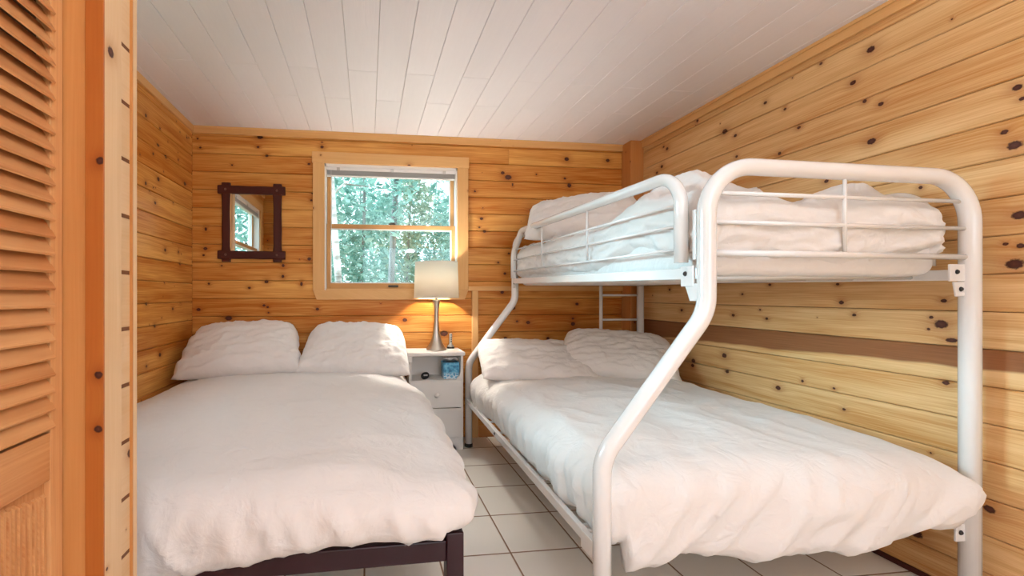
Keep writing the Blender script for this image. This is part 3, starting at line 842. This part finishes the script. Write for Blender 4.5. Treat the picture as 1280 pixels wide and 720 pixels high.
# ------------------------------------------------------------------ bedding
def duvet(name, x0, x1, y0, y1, ztop, R, hem, fold, wr, label, cat, warp=None, seed=0, n_in=None, sides=('R','F','L'), step=.014, mat=None, bulge=.02, solid=.012):
    """x0..x1,y0..y1 outer footprint; inner rect is inset by R. Foot is at y0. hem(side,u,pos)->drop length"""
    mat = mat or CLOTH
    ix0, ix1, iy0, iy1 = x0+R, x1-R, y0+R, y1
    m = MB()
    nx = int((ix1-ix0)/step); ny = int((iy1-iy0)/step)
    V = {}
    def add(p):
        x, y, z = p
        if warp: x, y, z = warp(x, y, z)
        m.v.append(Vector((x, y, z))); return len(m.v)-1
    idx = [[0]*(nx+1) for _ in range(ny+1)]
    for j in range(ny+1):
        for i in range(nx+1):
            x = lerp(ix0, ix1, i/nx); y = lerp(iy0, iy1, j/ny)
            idx[j][i] = add((x, y, ztop(x, y)+wr(x, y)))
    for j in range(ny):
        for i in range(nx):
            m.face((idx[j][i], idx[j][i+1], idx[j+1][i+1], idx[j+1][i]), None, .5, True)
    # perimeter list: (x, y, normal angle, base index)
    per = []
    for j in range(ny, -1, -1): per.append((ix1, lerp(iy0, iy1, j/ny), 0.0, idx[j][nx], 'R'))
    K = 14
    for k in range(1, K): per.append((ix1, iy0, -PI/2*k/K, idx[0][nx], 'C'))
    for i in range(nx, -1, -1): per.append((lerp(ix0, ix1, i/nx), iy0, -PI/2, idx[0][i], 'F'))
    for k in range(1, K): per.append((ix0, iy0, -PI/2-PI/2*k/K, idx[0][0], 'D'))
    for j in range(0, ny+1): per.append((ix0, lerp(iy0, iy1, j/ny), -PI, idx[j][0], 'L'))
    NL = n_in or 26
    u = 0; prev = None; cols = []
    for (px, py, an, bi, sd) in per:
        if prev: u += math.hypot(px-prev[0], py-prev[1]) + (R*PI/2/K if sd in 'CD' else 0)
        prev = (px, py)
        L = hem(sd, px, py, u)
        zb = ztop(px, py); w0 = wr(px, py)
        c, s_ = math.cos(an), math.sin(an)
        col = [bi]
        for k in range(1, NL+1):
            t = k/NL; l = t*L
            if l < R*PI/2:
                a = l/R; o = R*math.sin(a); dz = -R*(1-math.cos(a))
            else:
                o = R; dz = -R-(l-R*PI/2)
            tl = l/max(L, .01)
            o += bulge*math.sin(min(1, tl*1.1)*PI)
            o += fold(sd, u, l, tl)*smooth(tl*1.6)
            o -= .035*max(0, tl-.85)/.15*smooth((tl-.8)/.2)
            ww = w0*(1-smooth(tl*4))
            col.append(add((px+c*o, py+s_*o, zb+dz+ww)))
        # hem roll inwards
        col.append(add((px+c*(o-.02), py+s_*(o-.02), zb+dz+.012)))
        cols.append(col)
    for a in range(len(cols)-1):
        A, B = cols[a], cols[a+1]
        for k in range(len(A)-1):
            if A[k] == B[k]: m.face((A[k], A[k+1], B[k+1]), None, .5, True)
            else: m.face((A[k], A[k+1], B[k+1], B[k]), None, .5, True)
    o = m.build(name, mat, loc=((x0+x1)/2, (y0+y1)/2, ztop((x0+x1)/2, (y0+y1)/2)-.1), solid=solid)
    import bmesh
    bm = bmesh.new(); bm.from_mesh(o.data); bmesh.ops.remove_doubles(bm, verts=bm.verts, dist=.0002); bmesh.ops.recalc_face_normals(bm, faces=bm.faces); bm.to_mesh(o.data); bm.free()
    for p in o.data.polygons: p.use_smooth = True
    tag(o, label, cat)
    return o

# left bed duvet
def z1_(x, y):
    cx = (x+.45)/.78
    loft = .055*(1-abs(cx)**2.6) - .02*smooth((1.75-y)/.35)
    return .565+loft + .012*N(x*2.2, y*2.2, 3)
def w1_(x, y):
    d = .007*ridge(x*1.8+.6*y, y*2.0, 1)+.005*ridge(x*5+y*2, y*3-x, 7)*smooth(.5+N(x*1.5,y*1.5,4)*2)+.014*N(x*3.1, y*1.7, 11)+.007*ridge(x*1.2-y*2.6, x*2.2+y*.8, 61)
    d += .010*smooth((y-2.9)/.3)*ridge(x*3, y*9, 5)
    return d
def hem1(sd, x, y, u):
    if sd == 'R': return .23+.02*N(y*3, 0, 1) - .05*smooth((1.75-y)/.4)
    if sd == 'C': return .205
    if sd == 'F': return lerp(.335, .225, smooth((x+.75)/1.0)) + .012*N(x*6, 2, 3)
    return .30
def fold1(sd, u, l, tl):
    f = .016*N(u*7.0, l*1.2, 2)+.012*ridge(u*9, l*2, 6)
    if sd in ('F','D'): f = .018*N(u*5.0+l*1.5, l*1.5, 2)+.020*ridge(u*7+l*3, l*1.6, 6)*smooth(tl*1.3)+.008*ridge(u*17-l*5, l*3, 9)
    if sd == 'C': f += .016*ridge(u*14, l*2, 5)
    return f
duvet('duvet', -1.265, .335, 1.285, 3.30, z1_, .115, hem1, fold1, w1_, 'white duvet spread over the left bed and hanging over its foot', 'duvet', warp=lambda x, y, z: (x-.085*smooth((y-2.6)/.4)*smooth((x+.1)/.3), y, z), seed=1, bulge=.022)

# lower bunk duvet
def z2_(x, y):
    cx = (x-1.44)/.70
    return .545+.04*(1-abs(cx)**3) + .014*N(x*2, y*2, 8) - .015*smooth((1.8-y)/.4)
def w2_(x, y):
    return .012*ridge(x*1.5-.7*y, y*1.6, 21)+.008*ridge(x*3.4-y*2.2, y*2.5+x*2, 27)+.015*N(x*2.7, y*1.9, 31)+.010*ridge(x*3.2-y*1.1, x*1.0+y*2.9, 66)*smooth((y-1.2)/.5)
def hem2(sd, x, y, u):
    if sd == 'L': return .285+.012*N(y*7, 0, 1)
    if sd == 'D': return .30
    if sd == 'F': return .375 - .09*smooth((x-1.62)/.45) + .022*N(x*5, 5, 3)+.012*math.sin(x*15+.6)
    if sd == 'C': return .235
    return .24
def fold2(sd, u, l, tl):
    if sd in ('L','D'): return .026*ridge(u*7+l*1.2, l*1.0, 12)+.018*ridge(u*15+l*2, l*2, 16)-.012
    return .018*N(u*4.5-l*3.0, l*1.2, 12)+.020*ridge(u*6-l*5, l*2.4, 19)+.008*ridge(u*15-l*9, l*5, 16)-.010
def warp2(x, y, z):
    # foot edge runs skewed and swells past the right post
    s = smooth((1.75-y)/.5)
    y -= s*.105*smooth((x-.85)/1.0)
    if y < 1.285: x += .045*smooth((1.285-y)/.05)*smooth((x-1.9)/.2)
    return x, y, z
duvet('duvet', .77, 2.125, 1.352, 3.08, z2_, .10, hem2, fold2, w2_, 'white duvet over the wide lower bunk, pleated down its side', 'duvet', warp=warp2, seed=2, bulge=.016)

# upper mattress and bedding
m = MB(); m.box(1.145, 2.105, 1.355, 3.17, 1.222, 1.42)
o = m.build('mattress', CLOTH, loc=(1.62, 2.26, 1.222), bevel=.045, bseg=6)
for p in o.data.polygons: p.use_smooth = True
tag(o, 'mattress of the narrow upper bunk wrapped in white sheet', 'mattress')
def z3_(x, y):
    z = 1.462 + zo(y)
    hA = math.exp(-(((x-1.36)/.20)**2+((y-1.68)/.22)**2))
    hB = math.exp(-(((x-1.93)/.17)**2+((y-1.56)/.16)**2))
    z += .165*hA+.115*hB
    return z
def w3_(x, y):
    return .028*ridge(x*4-2*y, y*4, 41)+.016*ridge(x*8+y*5, y*7-x*5, 44)+.012*N(x*5, y*4, 47)
def hem3(sd, x, y, u):
    if sd == 'F': return .245+.02*N(x*5, 1, 2) - .05*smooth((x-1.95)/.15)
    if sd == 'L': return .235+.015*N(y*6, 0, 4)
    return .23
def fold3(sd, u, l, tl):
    if sd == 'F': return .020*ridge(u*3+l*7, l*9-u*2.5, 3)+.012*ridge(u*9+l*14, l*14-u*5, 5)-.006
    return .016*ridge(u*4+l*6, l*11-u*2, 3)+.012*ridge(u*7+l*8, l*15-u*4, 9)-.006
duvet('duvet', 1.128, 2.115, 1.342, 3.14, z3_, .055, hem3, fold3, w3_, 'rumpled white duvet on the upper bunk behind the rails', 'duvet', seed=3, bulge=.006, step=.012, solid=.008)

def pillow(w, d, t, center, rot, label, group, seed, sag=.0, mat=None, ear=.05, wr=1.0, taper=0.0):
    """w: width (local x), d: depth (local y), t thickness (local z)"""
    M = Matrix.Translation(center) @ Euler([math.radians(a) for a in rot], 'XYZ').to_matrix().to_4x4()
    m = MB(); n = 64; k2 = 40
    def surf(sgn):
        def fn(a, b):
            u, v = a*2-1, b*2-1
            eu, ev = 1-abs(u)**2.6, 1-abs(v)**2.4
            h = (max(0, eu)**.52)*(max(0, ev)**.48)
            cr = 1-(.15*abs(u)**4*abs(v)**3 if v > 0 else .02*abs(u*v)**5)
            x = w/2*u*(1-ear*(1-v*v))*cr*(1-taper*(v+1)/2); y = d/2*v*(1-ear*1.3*(1-u*u))*cr
            x += .012*N(v*4, seed, 3)*abs(u)**3
            y += .012*N(u*4, seed, 8)*abs(v)**3
            z = sgn*t/2*h
            if sgn > 0:
                e = math.hypot(max(0, abs(u)-.2), max(0, abs(v)-.2))
                wv = .010*ridge(u*2.0+v*.9, v*2.4-u*.6, seed)+.004*ridge(u*4-v*3, v*3+u*2, seed+3)+.012*N(u*2, v*2, seed+9)
                wv += .010*ridge(u*7, v*2.0, seed+5)*smooth((abs(u)-.45)/.5)
                wv += .012*ridge(u*1.1+v*1.5, v*4.6-u*1.8, seed+15)+.006*ridge(u*2.2-v*2, v*8+u*3, seed+19)
                z += wr*wv*min(1, h*2.2) - .006*h
            z += -sag*(u*u)
            p = M @ Vector((x, y, z))
            return p
        return fn
    m.grid(surf(1), n, k2)
    k = len(m.f)
    m.grid(surf(-1), n, k2)
    for i in range(k, len(m.f)): m.f[i] = m.f[i][::-1]
    o = m.build('pillow', mat or CLOTH2, loc=tuple(M @ Vector((0, 0, -t/2))), merge=.0008)
    tag(o, label, 'pillow', group)
    return o
pillow(.83, .50, .22, (-.865, 3.155, .775), (38, -2, 3), 'white pillow nearest the wall mirror on the left bed', 'pillows on the left bed', 1, ear=.03, taper=.12, wr=1.15)
pillow(.79, .50, .22, (-.085, 3.155, .765), (37, 2, -3), 'white pillow nearest the nightstand on the left bed', 'pillows on the left bed', 14, ear=.02, taper=.12, wr=1.15)
pillow(.84, .50, .17, (1.17, 2.985, .685), (24, 2, -1), 'white pillow leaning behind the nightstand side of the lower bunk', 'pillows on the lower bunk', 23, ear=.04, wr=.85, taper=.08)
pillow(.80, .48, .20, (1.77, 2.90, .72), (38, 4, -24), 'white pillow at the wall side of the lower bunk, tilted up under the ladder', 'pillows on the lower bunk', 35, ear=.05, wr=.85, taper=.06)
pillow(.74, .48, .19, (1.42, 2.74, 1.675), (36, -3, -28), 'white pillow at the head of the upper bunk', 'pillows on the upper bunk', 52, ear=.05)

# ------------------------------------------------------------------ nightstand
nsx0, nsx1, nsy0, nsy1, nsz = .30, .705, 3.16, 3.405, .73
ns = thing('nightstand', ((nsx0+nsx1)/2, 3.28, 0), 'white painted nightstand with open shelf and two drawers between the beds', 'nightstand')
m = MB()
t = .018
m.box(nsx0, nsx0+t, nsy0, nsy1, .0, nsz-.03); m.box(nsx1-t, nsx1, nsy0, nsy1, .0, nsz-.03)
m.box(nsx0+t, nsx1-t, nsy1-.01, nsy1, .05, nsz-.03)
m.box(nsx0+t, nsx1-t, nsy0, nsy1-.01, .502, .520)
m.box(nsx0+t, nsx1-t, nsy0, nsy1-.01, .08, .095)
m.build('cabinet', PAINT, ns, bevel=.002)
# top with rounded front, small dropped corner blocks
m = MB(); m.box(nsx0-.015, nsx1+.012, nsy0-.02, nsy1, nsz-.03, nsz); m.build('tabletop', PAINT, ns, bevel=.009, bseg=4)
m = MB(); m.box(nsx0-.013, nsx0+.022, nsy0-.016, nsy0+.01, nsz-.075, nsz-.028); m.build('corner_block', PAINT, ns, bevel=.004)
# shelf lip curved up at the right side
m = MB()
prof = [(nsx1-t-.001, .520), (nsx1-t-.03, .520), (nsx1-t-.028, .535), (nsx1-t-.012, .548), (nsx1-t-.003, .575), (nsx1-t-.001, .64)]
k = len(m.v)
for yy in (nsy0+.001, nsy0+.016): m.v += [Vector((p[0], yy, p[1])) for p in prof]
n = len(prof)
for i in range(n):
    j = (i+1) % n; m.face((k+i, k+j, k+n+j, k+n+i))
m.face([k+i for i in range(n)][::-1]); m.face([k+n+i for i in range(n)])
m.build('side_lip', PAINT, ns)
def drawer(z0, z1):
    m = MB(); m.box(nsx0+.004, nsx1-.016, nsy0-.012, nsy0+.004, z0, z1)
    dr = m.build('drawer', PAINT, ns, bevel=.003)
    return dr
d1 = drawer(.318, .515)
d2 = drawer(.095, .312)
cxn = (nsx0+nsx1)/2
for d, z in ((d1, .415), (d2, .205)):
    m = MB()
    prof = [(.006, 0), (.007, .008), (.016, .013), (.0185, .019), (.016, .026), (.008, .030), (.0005, .031)]
    seg = 24; b = len(m.v)
    for r, h in prof:
        for k in range(seg):
            a = 2*PI*k/seg; m.v.append(Vector((cxn-.0 + r*math.cos(a), nsy0-.012-h, z + r*math.sin(a))))
    for i in range(len(prof)-1):
        for k in range(seg):
            k2 = (k+1) % seg; m.face((b+i*seg+k, b+i*seg+k2, b+(i+1)*seg+k2, b+(i+1)*seg+k), None, .5, True)
    if d is d1: m.build('knob', PAINT, d)
m = MB()     # plinth with scalloped cut-out
pr = [(nsx0+t, .08), (nsx0+t, .0), (nsx0+.05, .0), (nsx0+.06, .03), (nsx0+.085, .045)]
pr += [(nsx1-.085-.0, .045), (nsx1-.06, .03), (nsx1-.05, .0), (nsx1-t, .0), (nsx1-t, .08)]
k = len(m.v)
n = len(pr)
for yy in (nsy0+.002, nsy0+.016): m.v += [Vector((p[0], yy, p[1])) for p in pr]
for i in range(n):
    j = (i+1) % n; m.face((k+i, k+j, k+n+j, k+n+i))
for i in range(n//2):
    for off in (0, n):
        a = [k+off+i, k+off+i+1, k+off+n-2-i, k+off+n-1-i]
        if len(set(a)) == 4 and i < n//2-0: m.face(a if off else a[::-1])
m.build('plinth', PAINT, ns)

# table lamp
lx, ly = .522, 3.285
lp = thing('table_lamp', (lx, ly, nsz), 'lit table lamp with brushed nickel flared base and white drum shade', 'lamp')
prof = [(.076, 0), (.078, .004), (.076, .009), (.066, .022), (.050, .050), (.036, .085), (.0265, .125), (.020, .175), (.0165, .23), (.0165, .27), (.019, .31), (.024, .350), (.0285, .372), (.029, .378), (.022, .382)]
m = MB(); m.lathe([(r, nsz+.001+h) for r, h in prof], (lx, ly), 48); m.build('lamp_base', NICKEL, lp)
m = MB(); m.lathe([(.008, nsz+.38), (.008, nsz+.41), (.016, nsz+.412), (.016, nsz+.455), (.012, nsz+.46)], (lx, ly), 20); m.build('socket', CHROME, lp)
bm_ = NT('bulb_glow'); em = bm_.n('ShaderNodeEmission'); em.inputs[0].default_value = (1, .78, .5, 1); em.inputs[1].default_value = 12; bm_.l(em.outputs[0], bm_.out.inputs[0])
m = MB(); m.lathe([(.012, nsz+.461), (.018, nsz+.475), (.029, nsz+.51), (.028, nsz+.535), (.015, nsz+.555), (.001, nsz+.56)], (lx, ly), 20); m.build('bulb', bm_.m, lp)
zs0, zs1 = nsz+.402, nsz+.672
m = MB(); m.lathe([(.172, zs0), (.163, zs1)], (lx, ly), 64, False, False); sh = m.build('lamp_shade', SHADE, lp, solid=.002)
for z, r in ((zs0, .172), (zs1, .163)):
    m = MB(); m.tube([(lx+r*math.cos(a), ly+r*math.sin(a), z) for a in [2*PI*i/48 for i in range(49)]], .0028, 8, False)
    m.build('shade_rim', PAINT, sh)
m = MB()
for k in range(3):
    a = 2*PI*k/3+.4
    m.tube([(lx, ly, zs1-.02), (lx+.162*math.cos(a), ly+.162*math.sin(a), zs1-.01)], .0018, 6)
m.tube([(lx, ly, nsz+.455), (lx+.045, ly, nsz+.51), (lx+.04, ly, nsz+.59), (lx, ly, zs1-.02)], .0018, 6)
m.tube([(lx, ly, nsz+.455), (lx-.045, ly, nsz+.51), (lx-.04, ly, nsz+.59), (lx, ly, zs1-.02)], .0018, 6)
m.build('harp', CHROME, lp)

# remote / phone handset standing on its small base
px_, py_ = .648, 3.36
ph = thing('phone_handset', (px_, py_, nsz), 'slim silver handset standing upright in a dark base behind the lamp', 'phone')
m = MB(); m.lathe([(.030, nsz+.001), (.031, nsz+.008), (.028, nsz+.014)], (px_, py_), 28); m.build('charging_base', BLACK, ph)
m = MB(); m.lathe([(.028, nsz+.014), (.024, nsz+.022), (.013, nsz+.032), (.0105, nsz+.04)], (px_, py_), 28); m.build('cradle', SILVER, ph)
m = MB(); m.box(px_-.011, px_+.011, py_-.008, py_+.008, nsz+.035, nsz+.118); m.build('handset', SILVER, ph, bevel=.005, bseg=3)
for i in range(4):
    z = nsz+.052+i*.0165
    m = MB(); m.box(px_-.001, px_+.008, py_-.0105, py_-.007, z, z+.009); m.build('button', BLACK, ph, bevel=.001)

# small black alarm clock on the shelf
ax, ay, az = .425, 3.215, .521
cl = thing('alarm_clock', (ax, ay, az), 'small rounded black alarm clock on the nightstand shelf', 'clock')
m = MB()
def clk(a, b):
    th_, ph_ = a*2*PI, b*PI
    sx = .032*math.copysign(abs(math.sin(ph_)*math.cos(th_))**.8, math.cos(th_))
    sy = .026*math.copysign(abs(math.sin(ph_)*math.sin(th_))**.8, math.sin(th_))
    return (ax+sx, ay+sy, az+.026-.026*math.cos(PI-ph_)*.98+ .004*sx/.03)
m.grid(clk, 32, 16); m.build('clock_body', BLACK, cl, merge=.0003)
m = MB(); m.box(ax-.014, ax+.016, ay-.0265, ay-.021, az+.028, az+.037); m.build('display', simple('grey_display', (.35, .36, .38), .3), cl, bevel=.001)

# tissue box
bx0, bx1, by0, by1, bz = .562, .682, 3.19, 3.305, .521
tb = thing('tissue_box', ((bx0+bx1)/2, (by0+by1)/2, bz), 'blue patterned cube tissue box with a tissue pulled up, on the shelf', 'tissue box')
m = MB(); m.box(bx0, bx1, by0, by1, bz, bz+.122); m.build('carton', TISSUEBOX, tb, bevel=.002)
m = MB(); m.lathe([(.036, bz+.1222), (.036, bz+.1228)], ((bx0+bx1)/2, (by0+by1)/2), 28); m.build('opening', BLACK, tb)
m = MB()
tcx, tcy = (bx0+bx1)/2, (by0+by1)/2
def tis(a, b):
    th_ = a*2*PI; r = .012+.036*b
    h = .010+.022*math.sin(b*PI*.75)+.010*N(a*9, b*3, 2)*b*2
    r += .012*math.sin(th_*5+b*2)*b
    return (tcx-.005+r*math.cos(th_)*1.1, tcy-.012+r*math.sin(th_)*.8, bz+.1235+h)
m.grid(tis, 60, 14); m.build('tissue', TISSUE, tb, merge=.0002, solid=.0008)

# ------------------------------------------------------------------ unseen lamp added behind the camera to brighten ceiling and room
PX, PY, PZ = .75, -.75, 1.88
cl2 = thing('fill_lamp', (PX, PY, H), 'added fill lamp with a frosted white bowl, unseen behind the viewpoint', 'lamp')
m = MB(); m.lathe([(.06, H-.001), (.06, H-.02), (.01, H-.03)], (PX, PY), 30); m.build('fill_lamp_rose', VINYL, cl2)
m = MB(); m.tube([(PX, PY, H-.02), (PX, PY, PZ+.03)], .004, 8); m.build('cord', VINYL, cl2)
bw = NT('fill_bowl'); ba = bw.n('ShaderNodeBsdfTranslucent'); ba.inputs[0].default_value = (.9, .70, .54, 1); bb = bw.n('ShaderNodeBsdfDiffuse'); bb.inputs[0].default_value = (.85, .84, .82, 1)
bx_ = bw.n('ShaderNodeMixShader'); bx_.inputs[0].default_value = .84; bw.l(ba.outputs[0], bx_.inputs[1]); bw.l(bb.outputs[0], bx_.inputs[2]); bw.l(bx_.outputs[0], bw.out.inputs[0])
m = MB(); m.lathe([(max(.001, .2*math.cos(PI/2*i/14)), PZ+.02-.15*math.sin(PI/2*i/14)) for i in range(15)], (PX, PY), 36, False, False); m.build('fill_bowl', bw.m, cl2, solid=.003)

# ------------------------------------------------------------------ outside
m = MB(); m.box(-40, 40, -40, 45, -1.2, -1.0)
g = m.build('ground', GROUND, loc=(0, 12, -1.2)); g['kind'] = 'structure'
rnd = random.Random(21)
def crown(cx, cy, cz, rx, ry, rz, n, s, seed):
    r = random.Random(seed); m = MB()
    def ball(k):
        while True:
            v = Vector((r.uniform(-1, 1), r.uniform(-1, 1), r.uniform(-1, 1)))
            if v.length < 1: return v*k
    cl = [ball(.78) for _ in range(30)]
    for i in range(n):
        c = cl[i % len(cl)]+ball(.24)
        p = Vector((cx+c[0]*rx, cy+c[1]*ry, cz+c[2]*rz))
        a = s*r.uniform(.6, 1.3)
        E_ = Euler((r.uniform(-.9, .9), r.uniform(-.9, .9), r.uniform(0, 6.3))).to_matrix()
        k = len(m.v)
        m.v += [p+E_@Vector(q) for q in ((-a,0,0),(-a*.2,-a*.45,.02*a),(a,0,0),(-a*.2,a*.45,.02*a))]
        m.face((k, k+1, k+2, k+3))
    return m
def trunk(x, y, h, r, lean, seed, fork=True):
    rr = random.Random(seed); m = MB()
    n = 14; P = []; Rr = []
    for i in range(n+1):
        t = i/n
        P.append((x+lean*t*h*.2+.08*math.sin(t*5+seed), y+.06*math.sin(t*7+seed*2), -1.05+h*t)); Rr.append(r*(1-.55*t))
    m.tube(P, Rr, 12)
    for b in range(9):
        i = rr.randint(6, n-1); p = Vector(P[i]); a = rr.uniform(0, 6.3); L = rr.uniform(.5, .9)
        q = [p + Vector((math.cos(a), math.sin(a), .5))*L*t+Vector((0,0,.1*math.sin(t*5))) for t in (0, .3, .6, 1)]
        m.tube(q, [Rr[i]*.5, Rr[i]*.35, Rr[i]*.22, .006], 6)
    return m
def tree(x, y, h, r, lean, bark, leaf, n, s, rx, rz, cz, seed, label, group=None):
    t_ = thing('tree', (x, y, -1.0), label, 'tree', group)
    trunk(x, y, h, r, lean, seed).build('trunk', bark, t_)
    crown(x+lean*h*.08, y, cz, rx, rx, rz, n, s, seed+50).build('foliage', leaf, t_)
tree(-.30, 6.3, 8.5, .06, -.2, BIRCH, LEAF2, 1100, .07, .95, 2.0, 4.9, 2, 'white barked birch seen through the left half of the window')
tree(.40, 8.4, 9.5, .075, .25, BARK, LEAF, 2200, .085, 1.05, 2.3, 4.3, 3, 'dark trunked leafy tree seen through the middle of the window')
far = [(x+rnd.uniform(-.1, .1), y+rnd.uniform(-.1, .1)) for y, xs in ((11.0, (-3.3, -.2, 2.9, 6.0)), (14.1, (-4.9, -1.8, 1.3, 4.4, 7.5)), (17.2, (-3.4, -.3, 2.8, 5.9, 9.0)), (20.4, (-5, -1.9, 1.2, 4.3, 7.4))) for x in xs]
for i, (x, y) in enumerate(far):
    tree(x, y, 7.5, rnd.uniform(.035, .06), 0, BARK, LEAF if i % 3 else LEAF2, 3000, .105, 1.5, 3.6, rnd.uniform(2.5, 3.0), 10+i,
         'green leafy tree in the woods outside the window', 'trees in the woods outside the window')
for i, (x, y) in enumerate([(-3.6, -5.5), (-6.0, -8), (-3.4, -10)]):
    tree(x, y, 9, .12, 0, BARK, LEAF, 2000, .12, 1.35, 3.0, 2.4, 40+i, 'green leafy tree seen only in the mirror', 'trees seen in the mirror')

# ------------------------------------------------------------------ light
w = bpy.data.worlds.new('sky'); SC.world = w; w.use_nodes = True
nt = w.node_tree; bg = nt.nodes['Background']
bg.inputs[0].default_value = (.87, .92, 1.0, 1); bg.inputs[1].default_value = 3.3
def light(name, kind, loc, rot, energy, col, **kw):
    d = bpy.data.lights.new(name, kind); d.energy = energy; d.color = col
    for k, v in kw.items(): setattr(d, k, v)
    o = bpy.data.objects.new(name, d); C.objects.link(o); o.location = loc; o.rotation_euler = rot
    return o
def look(d): return Vector(d).to_track_quat('-Z', 'Y').to_euler()
light('sun', 'SUN', (-6, 2, 6), look((1, -.08, -.27)), 6.5, (.58, .84, 1.0), angle=math.radians(26))
light('lamp_bulb', 'POINT', (lx, ly, nsz+.53), (0,0,0), 260, (1, .92, .81), shadow_soft_size=.03)
light('fill_bulb', 'POINT', (PX, PY, PZ), (0,0,0), 170, (.88, .94, 1), shadow_soft_size=.09)  # added fill light: brightens the ceiling, walls and bed ends
for nm, loc, rot, sx, sy in (('portal_back', (.19, YB+.14, 1.68), look((0,-1,0)), 1.05, .98), ('portal_left', (XL-.14, 1.91, 1.68), look((1,0,0)), 1.02, .98), ('portal_front', (.925, YF-.13, 1.06), look((0,1,0)), 2.05, 2.12)):
    p = light(nm, 'AREA', loc, rot, 1, (1,1,1), shape='RECTANGLE', size=sx, size_y=sy)
    p.data.cycles.is_portal = True

# ------------------------------------------------------------------ camera
f, cxp, cyp = 540.0, 460+540*.1235, 369.0
cam = bpy.data.cameras.new('camera'); co_ = bpy.data.objects.new('camera', cam); C.objects.link(co_)
cam.sensor_fit = 'HORIZONTAL'; cam.sensor_width = 36; cam.lens = f/1280*36
cam.shift_x = (640-cxp)/1280; cam.shift_y = (cyp-360)/1280
co_.location = (0, 0, 1.15)
co_.rotation_euler = (PI/2, 0, -math.atan(.1235))
cam.clip_start = .02
SC.camera = co_

SC.view_settings.view_transform = 'Standard'; SC.view_settings.look = 'None'
SC.view_settings.gamma = 1; SC.view_settings.use_curve_mapping = False
SC.view_settings.exposure = .15
SC.cycles.use_denoising = True
SC.cycles.max_bounces = 10; SC.cycles.diffuse_bounces = 6; SC.cycles.transparent_max_bounces = 12
SC.cycles.sample_clamp_indirect = 6
